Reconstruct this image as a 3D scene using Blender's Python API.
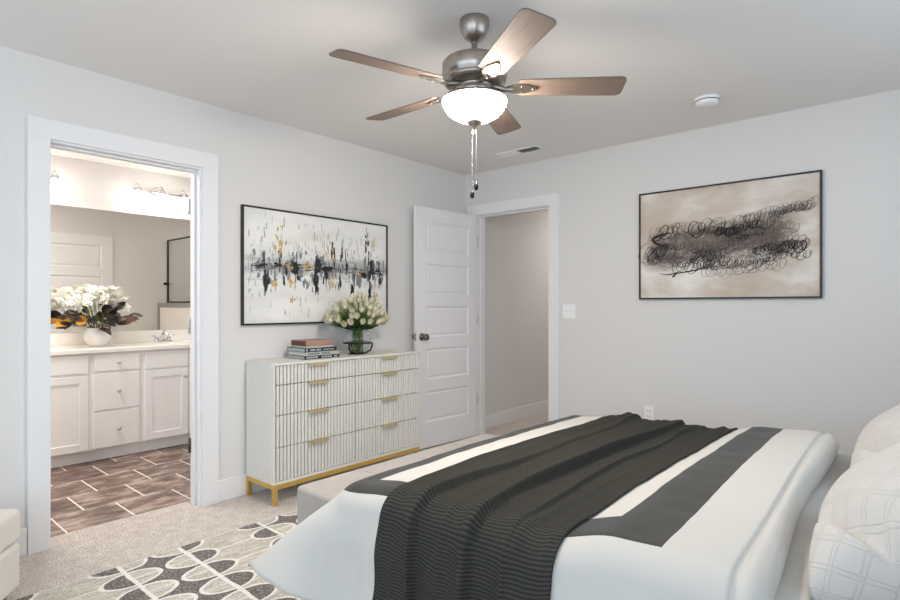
import bpy, bmesh, math, random
from mathutils import Vector, Matrix, noise

for _o in list(bpy.data.objects):
    bpy.data.objects.remove(_o)
SC = bpy.context.scene
COL = SC.collection
PI = math.pi
rnd = random.Random(7)

# ---------------------------------------------------------------- camera
cd = bpy.data.cameras.new('camera')
cam = bpy.data.objects.new('camera', cd)
COL.objects.link(cam)
cam.location = (3.3360, -4.0570, 1.2092)
cam.rotation_euler = (PI / 2, 0, math.radians(41.08))
cd.sensor_width = 36.0
cd.lens = 556.3 / 900 * 36
cd.shift_y = 0.0065
cd.clip_start = 0.02
SC.camera = cam

# ---------------------------------------------------------------- world, daylight, exposure
SC.view_settings.view_transform = 'Standard'
SC.view_settings.look = 'None'
SC.view_settings.gamma = 1.0
SC.view_settings.use_curve_mapping = False
SC.view_settings.exposure = 0.12
w = bpy.data.worlds.new('sky')
SC.world = w
w.use_nodes = True
w.node_tree.nodes['Background'].inputs[0].default_value = (0.80, 0.90, 1.0, 1)
w.node_tree.nodes['Background'].inputs[1].default_value = 0.5


def area(name, loc, rot, sx, sy, power, color):
    l = bpy.data.lights.new(name, 'AREA')
    l.shape = 'RECTANGLE'
    l.size, l.size_y = sx, sy
    l.energy = power
    l.color = color
    o = bpy.data.objects.new(name, l)
    COL.objects.link(o)
    o.location = loc
    o.rotation_euler = rot
    return o


DAY = (0.66, 0.83, 1.0)
SC.cycles.diffuse_bounces = 8
SC.cycles.max_bounces = 14
# daylight through the two windows behind and beside the camera
area('daylight_rear_window', (1.95, -6.33, 1.35), (math.radians(75), 0, 0), 3.3, 1.7, 40, (0.70, 0.85, 1.0))
area('daylight_side_window', (3.98, -5.2, 1.40), (math.radians(76), 0, math.radians(90)), 1.5, 1.6, 38, (0.64, 0.82, 1.0))
area('daylight_bed_window', (3.97, -1.75, 1.75), (math.radians(84), 0, math.radians(90)), 2.2, 0.95, 13, (0.66, 0.83, 1.0))
# unseen fill added under the bathroom ceiling to brighten the vanity
area('bathroom_fill', (-1.0, -3.25, 2.41), (0, 0, 0), 0.5, 0.8, 27, (1.0, 0.97, 0.94))
area('shower_fill', (-1.0, -0.75, 2.41), (0, 0, 0), 0.3, 0.3, 4, (1.0, 0.95, 0.90))  # added fill that lightens the shower in the mirror, no fixture there
# added fill, out of view, lifting the hall beyond the open door
area('hall_fill', (0.75, 1.9, 2.40), (0, 0, 0), 0.5, 0.5, 9, (1.0, 0.93, 0.88))


# ---------------------------------------------------------------- materials
def lin(c):
    return tuple(((v / 255) / 12.92 if v / 255 <= 0.04045 else ((v / 255 + 0.055) / 1.055) ** 2.4) for v in c) + (1,)


class NT:
    def __init__(self, m):
        self.t = m.node_tree
        self.n = m.node_tree.nodes
        self.b = self.n['Principled BSDF']

    def new(self, kind, **kw):
        nd = self.n.new(kind)
        for k, v in kw.items():
            setattr(nd, k, v)
        return nd

    def link(self, a, b):
        self.t.links.new(a, b)

    def m(self, op, a, b=None, c=None, clamp=False):
        nd = self.n.new('ShaderNodeMath')
        nd.operation = op
        nd.use_clamp = clamp
        for i, v in enumerate((a, b, c)):
            if v is None:
                continue
            if isinstance(v, (int, float)):
                nd.inputs[i].default_value = v
            else:
                self.link(v, nd.inputs[i])
        return nd.outputs[0]

    def mix(self, f, a, b):
        nd = self.n.new('ShaderNodeMix')
        nd.data_type = 'RGBA'
        for s, v in ((nd.inputs[0], f), (nd.inputs[6], a), (nd.inputs[7], b)):
            if isinstance(v, (int, float)):
                s.default_value = v
            elif isinstance(v, tuple):
                s.default_value = v
            else:
                self.link(v, s)
        return nd.outputs[2]

    def noise(self, vec, scale, detail=2, rough=0.5):
        nd = self.n.new('ShaderNodeTexNoise')
        nd.inputs['Scale'].default_value = scale
        nd.inputs['Detail'].default_value = detail
        nd.inputs['Roughness'].default_value = rough
        if vec is not None:
            self.link(vec, nd.inputs['Vector'])
        return nd.outputs[0]

    def ramp(self, f, stops):
        nd = self.n.new('ShaderNodeValToRGB')
        e = nd.color_ramp.elements
        while len(e) < len(stops):
            e.new(0.5)
        for i, (p, c) in enumerate(stops):
            e[i].position = p
            e[i].color = c if len(c) == 4 else tuple(c) + (1,)
        self.link(f, nd.inputs[0])
        return nd.outputs[0]

    def bump(self, h, strength, dist):
        nd = self.n.new('ShaderNodeBump')
        nd.inputs['Strength'].default_value = strength
        nd.inputs['Distance'].default_value = dist
        self.link(h, nd.inputs['Height'])
        self.link(nd.outputs[0], self.b.inputs['Normal'])

    def pos(self):
        return self.n.new('ShaderNodeNewGeometry').outputs['Position']

    def obj(self):
        return self.n.new('ShaderNodeTexCoord').outputs['Object']

    def uv(self):
        return self.n.new('ShaderNodeTexCoord').outputs['UV']

    def sep(self, v):
        nd = self.n.new('ShaderNodeSeparateXYZ')
        self.link(v, nd.inputs[0])
        return nd.outputs

    def scale(self, v, s):
        nd = self.n.new('ShaderNodeMapping')
        self.link(v, nd.inputs[0])
        nd.inputs['Scale'].default_value = s
        return nd.outputs[0]

    def color(self, c):
        self.link(c, self.b.inputs['Base Color'])


def mat(name, rgb, rough=0.5, metal=0.0, spec=None, nscale=0, namt=0.0, bscale=0, bstr=0.0, bdist=0.001, sheen=0.0):
    m = bpy.data.materials.new(name)
    m.use_nodes = True
    N = NT(m)
    c = lin(rgb)
    N.b.inputs['Base Color'].default_value = c
    N.b.inputs['Roughness'].default_value = rough
    N.b.inputs['Metallic'].default_value = metal
    if spec is not None:
        N.b.inputs['Specular IOR Level'].default_value = spec
    if sheen:
        N.b.inputs['Sheen Weight'].default_value = sheen
    if nscale:
        f = N.noise(N.obj(), nscale, 3)
        lo = tuple(v * (1 - namt) for v in c[:3]) + (1,)
        hi = tuple(min(1, v * (1 + namt)) for v in c[:3]) + (1,)
        N.color(N.ramp(f, [(0.3, lo), (0.7, hi)]))
    if bscale:
        N.bump(N.noise(N.obj(), bscale, 3), bstr, bdist)
    return m


def emit(name, rgb, strength, base=(255, 250, 240)):
    m = mat(name, base, 0.4)
    b = m.node_tree.nodes['Principled BSDF']
    b.inputs['Emission Color'].default_value = lin(rgb)
    b.inputs['Emission Strength'].default_value = strength
    return m


def glass(name, rgb=(245, 250, 250), rough=0.0, alpha=0.12):
    """thin clear glass: mostly see-through with a glossy reflection"""
    m = bpy.data.materials.new(name)
    m.use_nodes = True
    nt = m.node_tree
    nt.nodes.clear()
    out = nt.nodes.new('ShaderNodeOutputMaterial')
    tr = nt.nodes.new('ShaderNodeBsdfTransparent')
    tr.inputs[0].default_value = lin(rgb)
    gl = nt.nodes.new('ShaderNodeBsdfGlossy')
    gl.inputs['Roughness'].default_value = rough
    lw = nt.nodes.new('ShaderNodeLayerWeight')
    lw.inputs[0].default_value = 0.25
    ma = nt.nodes.new('ShaderNodeMath')
    ma.operation = 'MULTIPLY_ADD'
    ma.inputs[1].default_value = 0.45
    ma.inputs[2].default_value = alpha * 0.3
    nt.links.new(lw.outputs['Facing'], ma.inputs[0])
    mx = nt.nodes.new('ShaderNodeMixShader')
    nt.links.new(ma.outputs[0], mx.inputs[0])
    nt.links.new(tr.outputs[0], mx.inputs[1])
    nt.links.new(gl.outputs[0], mx.inputs[2])
    nt.links.new(mx.outputs[0], out.inputs[0])
    return m


M = {}
M['wall'] = mat('wall_paint', (220, 218, 216), 0.75, spec=0.2, bscale=180, bstr=0.06)
M['ceil'] = mat('ceiling_paint', (232, 229, 226), 0.85, spec=0.1, bscale=140, bstr=0.08)
M['trim'] = mat('trim_paint', (230, 230, 231), 0.4, spec=0.35)
M['door'] = mat('door_paint', (232, 231, 232), 0.4, spec=0.35)
M['cab'] = mat('cabinet_paint', (244, 242, 240), 0.45, spec=0.3)
M['counter'] = mat('cultured_marble', (244, 240, 233), 0.2, spec=0.5, nscale=6, namt=0.02)
M['nickel'] = mat('brushed_nickel', (172, 164, 156), 0.32, 1.0, nscale=40, namt=0.06)
M['satin'] = mat('satin_hinge', (206, 200, 194), 0.4, 0.4)
M['chrome'] = mat('chrome', (215, 215, 215), 0.12, 1.0)
M['dknickel'] = mat('aged_nickel', (120, 110, 104), 0.28, 1.0)
M['gold'] = mat('brushed_brass', (214, 178, 98), 0.42, 0.55, nscale=60, namt=0.08)
M['pull'] = mat('antique_brass', (206, 190, 148), 0.45, 0.5, nscale=80, namt=0.08)
M['black'] = mat('black_frame', (24, 23, 22), 0.45)
M['blackmetal'] = mat('black_metal', (38, 36, 36), 0.4, 0.6)
M['plate'] = mat('white_plastic', (238, 238, 238), 0.35)
M['dark'] = mat('dark_slot', (60, 60, 62), 0.8)
M['white'] = mat('white_ceramic', (240, 237, 233), 0.25, spec=0.5)
M['cream'] = mat('cream_upholstery', (226, 221, 212), 0.9, spec=0.1, nscale=300, namt=0.05, bscale=500, bstr=0.25, sheen=0.2)
M['bench'] = mat('taupe_upholstery', (172, 165, 158), 0.85, spec=0.15, nscale=25, namt=0.05, bscale=500, bstr=0.2, sheen=0.2)
M['bedframe'] = mat('grey_upholstery', (112, 108, 103), 0.9, spec=0.1, nscale=250, namt=0.08, bscale=500, bstr=0.25)
M['sheet'] = mat('grey_sheet', (150, 148, 146), 0.9, spec=0.1, nscale=300, namt=0.04, bscale=400, bstr=0.1)
M['blanket'] = mat('white_blanket', (204, 201, 196), 0.9, spec=0.1, nscale=300, namt=0.03, bscale=400, bstr=0.15)
M['mirror'] = mat('mirror_silver', (238, 236, 232), 0.01, 1.0)
M['shtile'] = mat('shower_wall_tile', (238, 233, 226), 0.3)
M['captile'] = mat('grey_mosaic_tile', (150, 148, 145), 0.4, nscale=60, namt=0.35)
M['glass'] = glass('clear_glass', (252, 254, 254))
M['glassgreen'] = glass('green_tinted_glass', (196, 204, 172))
M['bowl'] = emit('lit_frosted_bowl', (255, 242, 228), 132.0)
M['shade'] = emit('lit_glass_shade', (255, 247, 238), 9.0)
M['leafdark'] = mat('magnolia_leaf', (38, 32, 22), 0.4, nscale=20, namt=0.4)
M['leafbrown'] = mat('magnolia_leaf_back', (98, 66, 44), 0.5, nscale=20, namt=0.25)
M['leafgold'] = mat('golden_leaf', (214, 150, 30), 0.5, nscale=15, namt=0.2)
M['petal'] = mat('white_petal', (252, 249, 242), 0.6, nscale=30, namt=0.05)
M['tulip'] = mat('tulip_petal', (218, 211, 186), 0.55, nscale=60, namt=0.12)
M['tulipb'] = mat('tulip_petal_greenish', (200, 194, 160), 0.55, nscale=60, namt=0.14)
M['stem'] = mat('tulip_stem', (84, 116, 48), 0.55, nscale=30, namt=0.2)
M['leaf'] = mat('tulip_leaf', (44, 76, 30), 0.5, nscale=25, namt=0.3)
M['bark'] = mat('woody_stem', (60, 44, 30), 0.7)


def wood_blade():
    m = mat('fan_blade_finish', (130, 114, 104), 0.6, 0.0, spec=0.25)
    N = NT(m)
    v = N.scale(N.obj(), (4, 60, 60))
    N.color(N.ramp(N.noise(v, 1.5, 4), [(0.3, lin((116, 101, 91))), (0.7, lin((130, 115, 104)))]))
    return m


M['blade'] = wood_blade()


def carpet_mat():
    m = mat('carpet', (190, 182, 174), 0.95, spec=0.05, sheen=0.25)
    N = NT(m)
    p = N.pos()
    f = N.noise(p, 130, 3, 0.75)
    g = N.noise(p, 18, 2)
    h = N.m('ADD', N.m('MULTIPLY', f, 0.85), N.m('MULTIPLY', g, 0.15))
    N.color(N.ramp(h, [(0.36, lin((142, 131, 122))), (0.5, lin((199, 187, 177))), (0.62, lin((234, 225, 216)))]))
    N.bump(f, 0.8, 0.006)
    return m


M['carpet'] = carpet_mat()


def tile_mat():
    m = mat('bath_floor_tile', (150, 125, 112), 0.35, spec=0.4)
    N = NT(m)
    x, y, z = N.sep(N.pos())
    P = 0.3335
    rx = N.m('DIVIDE', N.m('ADD', x, 0.131 + 10 * P), P)
    row = N.m('FLOOR', rx)
    odd = N.m('MODULO', N.m('ADD', row, 1.0), 2.0)
    ry = N.m('ADD', N.m('DIVIDE', N.m('ADD', y, 2.829 + 12 * P), P), N.m('MULTIPLY', odd, 0.5))
    fx = N.m('FRACT', rx)
    fy = N.m('FRACT', ry)
    ex = N.m('MINIMUM', fx, N.m('SUBTRACT', 1.0, fx))
    ey = N.m('MINIMUM', fy, N.m('SUBTRACT', 1.0, fy))
    gx = N.m('LESS_THAN', ex, 0.008)
    gy = N.m('LESS_THAN', ey, 0.013)
    grout = N.m('MAXIMUM', N.m('MULTIPLY', gx, 0.55), gy)
    wn = N.new('ShaderNodeTexWhiteNoise', noise_dimensions='2D')
    cb = N.new('ShaderNodeCombineXYZ')
    N.link(row, cb.inputs[0])
    N.link(N.m('FLOOR', ry), cb.inputs[1])
    N.link(cb.outputs[0], wn.inputs['Vector'])
    v = N.scale(N.pos(), (5, 2.2, 1))
    cl = N.noise(v, 2.4, 6, 0.62)
    f = N.m('ADD', cl, N.m('MULTIPLY', N.m('SUBTRACT', wn.outputs['Value'], 0.5), 0.12))
    c = N.ramp(f, [(0.32, lin((80, 62, 54))), (0.5, lin((124, 104, 94))), (0.66, lin((180, 162, 150)))])
    N.color(N.mix(grout, c, lin((242, 232, 222))))
    N.bump(N.m('SUBTRACT', 1.0, grout), 0.4, 0.002)
    return m


M['tile'] = tile_mat()


def rug_mat():
    m = mat('rug_pile', (190, 184, 172), 0.95, spec=0.05, sheen=0.2)
    N = NT(m)
    p = N.pos()
    x, y, z = N.sep(p)
    wob = N.noise(p, 9, 2)
    wx = N.m('MULTIPLY', N.m('SUBTRACT', wob, 0.5), 0.018)
    x = N.m('ADD', x, wx)
    y = N.m('ADD', y, wx)
    PER = 0.695
    yy = N.m('MODULO', N.m('ADD', y, 3.135 + 10 * PER), PER)
    d0 = N.m('MINIMUM', yy, N.m('SUBTRACT', PER, yy))
    d1 = N.m('ABSOLUTE', N.m('SUBTRACT', yy, 0.269))
    d = N.m('MINIMUM', d0, d1)
    inab = N.m('LESS_THAN', yy, 0.269)
    W = 0.172
    xc = N.m('SUBTRACT', N.m('MODULO', N.m('ADD', x, -0.512 + W / 2 + 10 * W), W), W / 2)
    e = N.m('SQRT', N.m('ADD', N.m('POWER', N.m('DIVIDE', d, 0.122), 2.0), N.m('POWER', N.m('DIVIDE', N.m('ABSOLUTE', xc), 0.076), 2.0)))
    inside = N.m('LESS_THAN', e, 0.95)
    outl = N.m('MULTIPLY', N.m('GREATER_THAN', e, 0.89), N.m('LESS_THAN', e, 1.04))
    line = N.m('LESS_THAN', d, 0.0095)
    # dark where (inside xor in-band)
    dark = N.m('ABSOLUTE', N.m('SUBTRACT', inside, N.m('SUBTRACT', 1.0, inab)))
    dark = N.m('SUBTRACT', 1.0, dark)
    cen = N.m('MULTIPLY', N.m('LESS_THAN', N.m('ABSOLUTE', xc), 0.0055), N.m('SUBTRACT', 1.0, dark))
    white = N.m('MAXIMUM', N.m('MAXIMUM', outl, line), N.m('MULTIPLY', cen, 0.8))
    fine = N.noise(p, 120, 3, 0.7)
    strk = N.noise(N.scale(p, (60, 9, 1)), 1.0, 3, 0.6)
    cd_ = N.ramp(fine, [(0.32, lin((62, 56, 52))), (0.5, lin((104, 96, 90))), (0.68, lin((164, 155, 147)))])
    bl = N.m('ADD', N.m('MULTIPLY', fine, 0.5), N.m('MULTIPLY', strk, 0.5))
    cl = N.ramp(bl, [(0.34, lin((138, 131, 118))), (0.5, lin((191, 184, 171))), (0.66, lin((228, 221, 210)))])
    c = N.mix(dark, cl, cd_)
    cw = N.ramp(fine, [(0.3, lin((214, 208, 200))), (0.7, lin((243, 239, 233)))])
    N.color(N.mix(white, c, cw))
    N.bump(N.m('ADD', fine, N.m('MULTIPLY', white, 0.5)), 0.6, 0.005)
    return m


M['rug'] = rug_mat()


def duvet_mat():
    m = mat('duvet_cotton', (232, 230, 226), 0.85, spec=0.12, sheen=0.15)
    N = NT(m)
    s, t, _ = N.sep(N.uv())
    # cloth coordinates in metres: s along the bed, t across; the border band is sewn a little askew
    k = N.m('MULTIPLY', N.m('SUBTRACT', s, 1.65), 0.09)
    t2 = N.m('SUBTRACT', t, k)
    t3 = N.m('SUBTRACT', t, N.m('MULTIPLY', k, 0.5))
    so, si, to, ti = 1.585, 1.765, -2.772, -2.665

    def box(a0, a1, b0, b1, t2):
        r = N.m('MULTIPLY', N.m('GREATER_THAN', s, a0), N.m('LESS_THAN', s, a1))
        r2 = N.m('MULTIPLY', N.m('GREATER_THAN', t2, b0), N.m('LESS_THAN', t2, b1))
        return N.m('MULTIPLY', r, r2)
    outer = box(so, 2.80, to, -0.92, t3)
    inner = box(si, 2.665, ti, -1.08, t2)
    band = N.m('SUBTRACT', outer, inner, clamp=True)
    weave = N.noise(N.scale(N.uv(), (1, 1, 1)), 420, 2)
    cw = N.ramp(weave, [(0.3, lin((197, 194, 188))), (0.7, lin((206, 203, 197)))])
    cd_ = N.ramp(weave, [(0.3, lin((56, 54, 50))), (0.7, lin((65, 63, 59)))])
    N.color(N.mix(band, cw, cd_))
    N.bump(N.m('ADD', weave, N.m('MULTIPLY', band, 0.6)), 0.12, 0.002)
    return m


M['duvet'] = duvet_mat()


def throw_mat():
    m = mat('ribbed_throw', (74, 73, 69), 1.0, spec=0.02)
    N = NT(m)
    s, t, _ = N.sep(N.uv())
    jit = N.m('MULTIPLY', N.noise(N.uv(), 6, 2), 0.006)
    ph = N.m('FRACT', N.m('DIVIDE', N.m('ADD', t, N.m('ADD', jit, 10.0)), 0.0112))
    h = N.m('ABSOLUTE', N.m('SUBTRACT', ph, 0.5))
    kn = N.noise(N.scale(N.uv(), (260, 90, 1)), 1.0, 2)
    f = N.m('ADD', N.m('MULTIPLY', h, 1.3), N.m('MULTIPLY', kn, 0.35))
    N.color(N.ramp(f, [(0.15, lin((46, 45, 42))), (0.45, lin((60, 59, 55))), (0.85, lin((75, 74, 69)))]))
    N.bump(f, 0.5, 0.004)
    return m


M['throw'] = throw_mat()


def quilt_mat():
    m = mat('quilted_sham', (228, 226, 222), 0.85, spec=0.12, sheen=0.15)
    N = NT(m)
    u, v, _ = N.sep(N.uv())
    hs = None
    for a, b in ((0.7071, 0.7071), (0.7071, -0.7071)):
        q = N.m('ADD', N.m('MULTIPLY', u, a), N.m('MULTIPLY', v, b))
        f = N.m('FRACT', N.m('DIVIDE', N.m('ADD', q, 5.0), 0.070))
        d = N.m('MINIMUM', f, N.m('SUBTRACT', 1.0, f))
        # a pair of stitch lines each side of the channel
        d2 = N.m('ABSOLUTE', N.m('SUBTRACT', d, 0.085))
        g = N.m('SMOOTH_MIN', N.m('MULTIPLY', d2, 24.0), 1.0, 0.3)
        hs = g if hs is None else N.m('MINIMUM', hs, g)
    weave = N.noise(N.uv(), 350, 2)
    N.color(N.mix(N.m('SUBTRACT', 1.0, hs, clamp=True), lin((206, 203, 199)), lin((202, 199, 194))))
    N.bump(N.m('ADD', hs, N.m('MULTIPLY', weave, 0.15)), 0.4, 0.005)
    return m


M['quilt'] = quilt_mat()


def canvas_wash():
    m = mat('beige_wash_canvas', (206, 194, 180), 0.8, spec=0.15)
    N = NT(m)
    o = N.obj()
    a = N.noise(N.scale(o, (1.3, 1, 2.6)), 1.3, 4, 0.55)
    c = N.ramp(a, [(0.32, lin((186, 168, 150))), (0.5, lin((206, 194, 182))), (0.66, lin((232, 228, 222)))])
    # grey-violet ink wash behind the scribbles
    x, y, z = N.sep(o)
    dz = N.m('ABSOLUTE', N.m('SUBTRACT', z, N.m('ADD', N.m('MULTIPLY', x, 0.10), -0.01)))
    dx = N.m('ABSOLUTE', N.m('ADD', x, 0.03))
    ed = N.noise(N.scale(o, (9, 1, 16)), 1.0, 5, 0.7)
    win = N.m('MULTIPLY', N.m('SUBTRACT', N.m('ADD', 0.145, N.m('MULTIPLY', N.m('SUBTRACT', ed, 0.5), 0.26)), dz), 14.0, clamp=True)
    wx = N.m('MULTIPLY', N.m('SUBTRACT', 0.50, N.m('ADD', dx, N.m('MULTIPLY', N.m('SUBTRACT', ed, 0.5), 0.3))), 9.0, clamp=True)
    k = N.m('MULTIPLY', N.m('MULTIPLY', win, wx), N.m('MULTIPLY', N.noise(N.scale(o, (3, 1, 7)), 2.0, 4, 0.7), 1.75), clamp=True)
    N.color(N.mix(k, c, lin((104, 93, 88))))
    return m


M['wash'] = canvas_wash()


def canvas_white():
    m = mat('white_textured_canvas', (232, 231, 227), 0.75, spec=0.15)
    N = NT(m)
    o = N.obj()
    x, y, z = N.sep(o)
    a = N.noise(N.scale(o, (1, 6, 3)), 2.0, 5, 0.65)
    base = N.ramp(a, [(0.3, lin((216, 215, 210))), (0.6, lin((235, 234, 230)))])
    dz = N.m('ABSOLUTE', N.m('ADD', z, -0.01))
    st = N.noise(N.scale(o, (1, 34, 7)), 1.0, 5, 0.7)
    k = N.m('MULTIPLY', N.m('SUBTRACT', N.m('SUBTRACT', st, 0.40), N.m('MULTIPLY', dz, 1.15)), 5.0, clamp=True)
    N.color(N.mix(N.m('MULTIPLY', k, 0.75), base, lin((128, 128, 132))))
    N.bump(a, 0.3, 0.003)
    return m


M['artwhite'] = canvas_white()
M['inkblack'] = mat('black_paint', (30, 31, 36), 0.6)
M['inkgrey'] = mat('grey_paint', (126, 128, 133), 0.7)
M['inkmid'] = mat('pale_grey_paint', (176, 176, 178), 0.7)
M['inkgold'] = mat('ochre_paint', (204, 170, 100), 0.6)
M['inksoft'] = mat('soft_charcoal', (66, 60, 57), 0.8)
M['inkline'] = mat('charcoal_line', (36, 32, 31), 0.8)
M['inkfaint'] = mat('faint_charcoal', (112, 102, 96), 0.8)

M['book_brown'] = mat('brown_leather_cloth', (168, 132, 114), 0.6, nscale=30, namt=0.05)
M['book_maroon'] = mat('maroon_end', (92, 54, 48), 0.6)
M['paper'] = mat('page_edges', (214, 206, 194), 0.8, nscale=90, namt=0.05)
M['paper2'] = mat('grey_page_edges', (176, 180, 170), 0.8, nscale=90, namt=0.05)
M['book_black'] = mat('black_book_cover', (30, 32, 36), 0.45)
M['book_navy'] = mat('navy_book_cover', (38, 46, 60), 0.45)
M['book_grey'] = mat('grey_book_cover', (178, 178, 172), 0.5)
M['ink'] = mat('spine_print', (196, 200, 204), 0.5)
M['inkd'] = mat('dark_spine_print', (84, 88, 92), 0.5)


def dresser_mat():
    m = mat('dresser_grain', (222, 219, 210), 0.55, spec=0.25)
    N = NT(m)
    v = N.scale(N.obj(), (1, 1, 1))
    a = N.noise(N.scale(v, (160, 160, 14)), 1.0, 3, 0.6)
    N.color(N.ramp(a, [(0.3, lin((219, 216, 209))), (0.65, lin((225, 222, 215)))]))
    return m


M['dresser'] = dresser_mat()
M['groove'] = mat('groove_shadow_gap', (150, 146, 138), 0.8)


# ---------------------------------------------------------------- mesh helpers
def add_box(bm, lo, hi, mi=0, skew=None):
    x0, y0, z0 = lo
    x1, y1, z1 = hi
    vs = [bm.verts.new(p) for p in ((x0, y0, z0), (x1, y0, z0), (x1, y1, z0), (x0, y1, z0), (x0, y0, z1), (x1, y0, z1), (x1, y1, z1), (x0, y1, z1))]
    fs = []
    for f in ((0, 3, 2, 1), (4, 5, 6, 7), (0, 1, 5, 4), (1, 2, 6, 5), (2, 3, 7, 6), (3, 0, 4, 7)):
        fc = bm.faces.new([vs[i] for i in f])
        fc.material_index = mi
        fs.append(fc)
    return vs, fs


def add_lathe(bm, prof, n=32, c=(0, 0, 0), mi=0, axis=None, close=False):
    """prof: list of (r, z); revolve about z through c, optional Matrix axis"""
    rings = []
    for r, z in prof:
        ring = []
        if r < 1e-5:
            p = Vector((0, 0, z))
            if axis:
                p = axis @ p
            v = bm.verts.new(Vector(c) + p)
            ring = [v] * n
        else:
            for i in range(n):
                a = 2 * PI * i / n
                p = Vector((r * math.cos(a), r * math.sin(a), z))
                if axis:
                    p = axis @ p
                ring.append(bm.verts.new(Vector(c) + p))
        rings.append(ring)
    for k in range(len(rings) - 1):
        A, B = rings[k], rings[k + 1]
        for i in range(n):
            j = (i + 1) % n
            q = []
            for v in (A[i], A[j], B[j], B[i]):
                if v not in q:
                    q.append(v)
            if len(q) >= 3:
                try:
                    f = bm.faces.new(q)
                    f.material_index = mi
                    f.smooth = True
                except ValueError:
                    pass


def add_tube(bm, pts, r, n=8, mi=0, cap=True, flat=None):
    pts = [Vector(p) for p in pts]
    rs = r if isinstance(r, (list, tuple)) else [r] * len(pts)
    rings = []
    prev = None
    for i, p in enumerate(pts):
        d = (pts[min(i + 1, len(pts) - 1)] - pts[max(i - 1, 0)]).normalized()
        if prev is None:
            up = Vector((0, 0, 1)) if abs(d.z) < 0.9 else Vector((1, 0, 0))
            a = d.cross(up).normalized()
        else:
            a = (prev - d * prev.dot(d)).normalized()
        prev = a
        b = d.cross(a)
        rings.append([bm.verts.new(p + (a * math.cos(2 * PI * k / n) + b * math.sin(2 * PI * k / n)) * rs[i]) for k in range(n)])
    for i in range(len(rings) - 1):
        for k in range(n):
            j = (k + 1) % n
            f = bm.faces.new((rings[i][k], rings[i][j], rings[i + 1][j], rings[i + 1][k]))
            f.material_index = mi
            f.smooth = True
    if cap:
        for ring, rev in ((rings[0], True), (rings[-1], False)):
            f = bm.faces.new(list(reversed(ring)) if rev else ring)
            f.material_index = mi


def add_prism(bm, outline, h0, h1, fn, mi=0):
    """outline: 2D points; fn(u,v,h)->3D"""
    a = [bm.verts.new(fn(u, v, h0)) for u, v in outline]
    b = [bm.verts.new(fn(u, v, h1)) for u, v in outline]
    n = len(a)
    fs = [bm.faces.new(list(reversed(a))), bm.faces.new(b)]
    for i in range(n):
        j = (i + 1) % n
        fs.append(bm.faces.new((a[i], a[j], b[j], b[i])))
    for f in fs:
        f.material_index = mi


def obj(name, bm, m, parent=None, bevel=0, seg=2, smooth=False, sub=0, loc=(0, 0, 0), recalc=True):
    if recalc:
        bmesh.ops.recalc_face_normals(bm, faces=bm.faces)
    me = bpy.data.meshes.new(name)
    bm.to_mesh(me)
    bm.free()
    for x in (m if isinstance(m, (list, tuple)) else [m]):
        me.materials.append(x)
    o = bpy.data.objects.new(name, me)
    COL.objects.link(o)
    o.location = loc
    if parent:
        o.parent = parent
    if smooth:
        for p in me.polygons:
            p.use_smooth = True
    if bevel:
        b = o.modifiers.new('bevel', 'BEVEL')
        b.width = bevel
        b.segments = seg
        b.limit_method = 'ANGLE'
        b.angle_limit = math.radians(40)
        b.harden_normals = False
    if sub:
        s = o.modifiers.new('sub', 'SUBSURF')
        s.levels = s.render_levels = sub
    return o


def tag(o, label=None, cat=None, group=None, kind=None):
    if label:
        o['label'] = label
    if cat:
        o['category'] = cat
    if group:
        o['group'] = group
    if kind:
        o['kind'] = kind
    return o


def thing(name, label, cat, loc=(0, 0, 0), rz=0, group=None):
    o = bpy.data.objects.new(name, None)
    o.empty_display_size = 0.05
    COL.objects.link(o)
    o.location = loc
    o.rotation_euler = (0, 0, rz)
    return tag(o, label, cat, group)


def boxes(name, lst, m, parent=None, bevel=0, **kw):
    bm = bmesh.new()
    for b in lst:
        add_box(bm, b[0], b[1], b[2] if len(b) > 2 else 0)
    return obj(name, bm, m, parent, bevel, recalc=False, **kw)


def rect_frame(x0, x1, z0, z1, y0, y1, t):
    """four butt-jointed bars round a rectangle in the xz plane"""
    return [((x0, y0, z0), (x0 + t, y1, z1)), ((x1 - t, y0, z0), (x1, y1, z1)), ((x0 + t, y0, z0), (x1 - t, y1, z0 + t)), ((x0 + t, y0, z1 - t), (x1 - t, y1, z1))]


def struct(name, lst, m, label, cat, bevel=0):
    o = boxes(name, lst, m, None, bevel)
    return tag(o, label, cat, None, 'structure')


# ---------------------------------------------------------------- room shell
H = 2.44
struct('floor', [((-0.147, -6.45, -0.06), (4.1, 3.1, 0.0))], M['carpet'], 'beige grey carpet across the bedroom and hall', 'floor')
struct('floor_bathroom', [((-2.25, -4.1, -0.06), (-0.147, -0.2, -0.002))], M['tile'], 'brown stone-look tile floor with pale grout in the bathroom', 'floor')
struct('ceiling', [((-2.25, -6.45, H), (4.1, 3.1, H + 0.08))], M['ceil'], 'plain pale grey painted ceiling', 'ceiling')
struct('wall_left', [((-0.12, -6.3, 0), (0, -3.29, H)), ((-0.12, -2.509, 0), (0, 0, H)), ((-0.12, -3.29, 2.045), (0, -2.509, H))],
       M['wall'], 'pale grey wall with the bathroom doorway and the dresser', 'wall')
struct('wall_back', [((-0.12, 0, 0), (0.118, 0.12, H)), ((0.914, 0, 0), (4.1, 0.12, H)), ((0.118, 0, 2.06), (0.914, 0.12, H))],
       M['wall'], 'pale grey wall with the hall doorway and the scribble art', 'wall')
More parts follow.
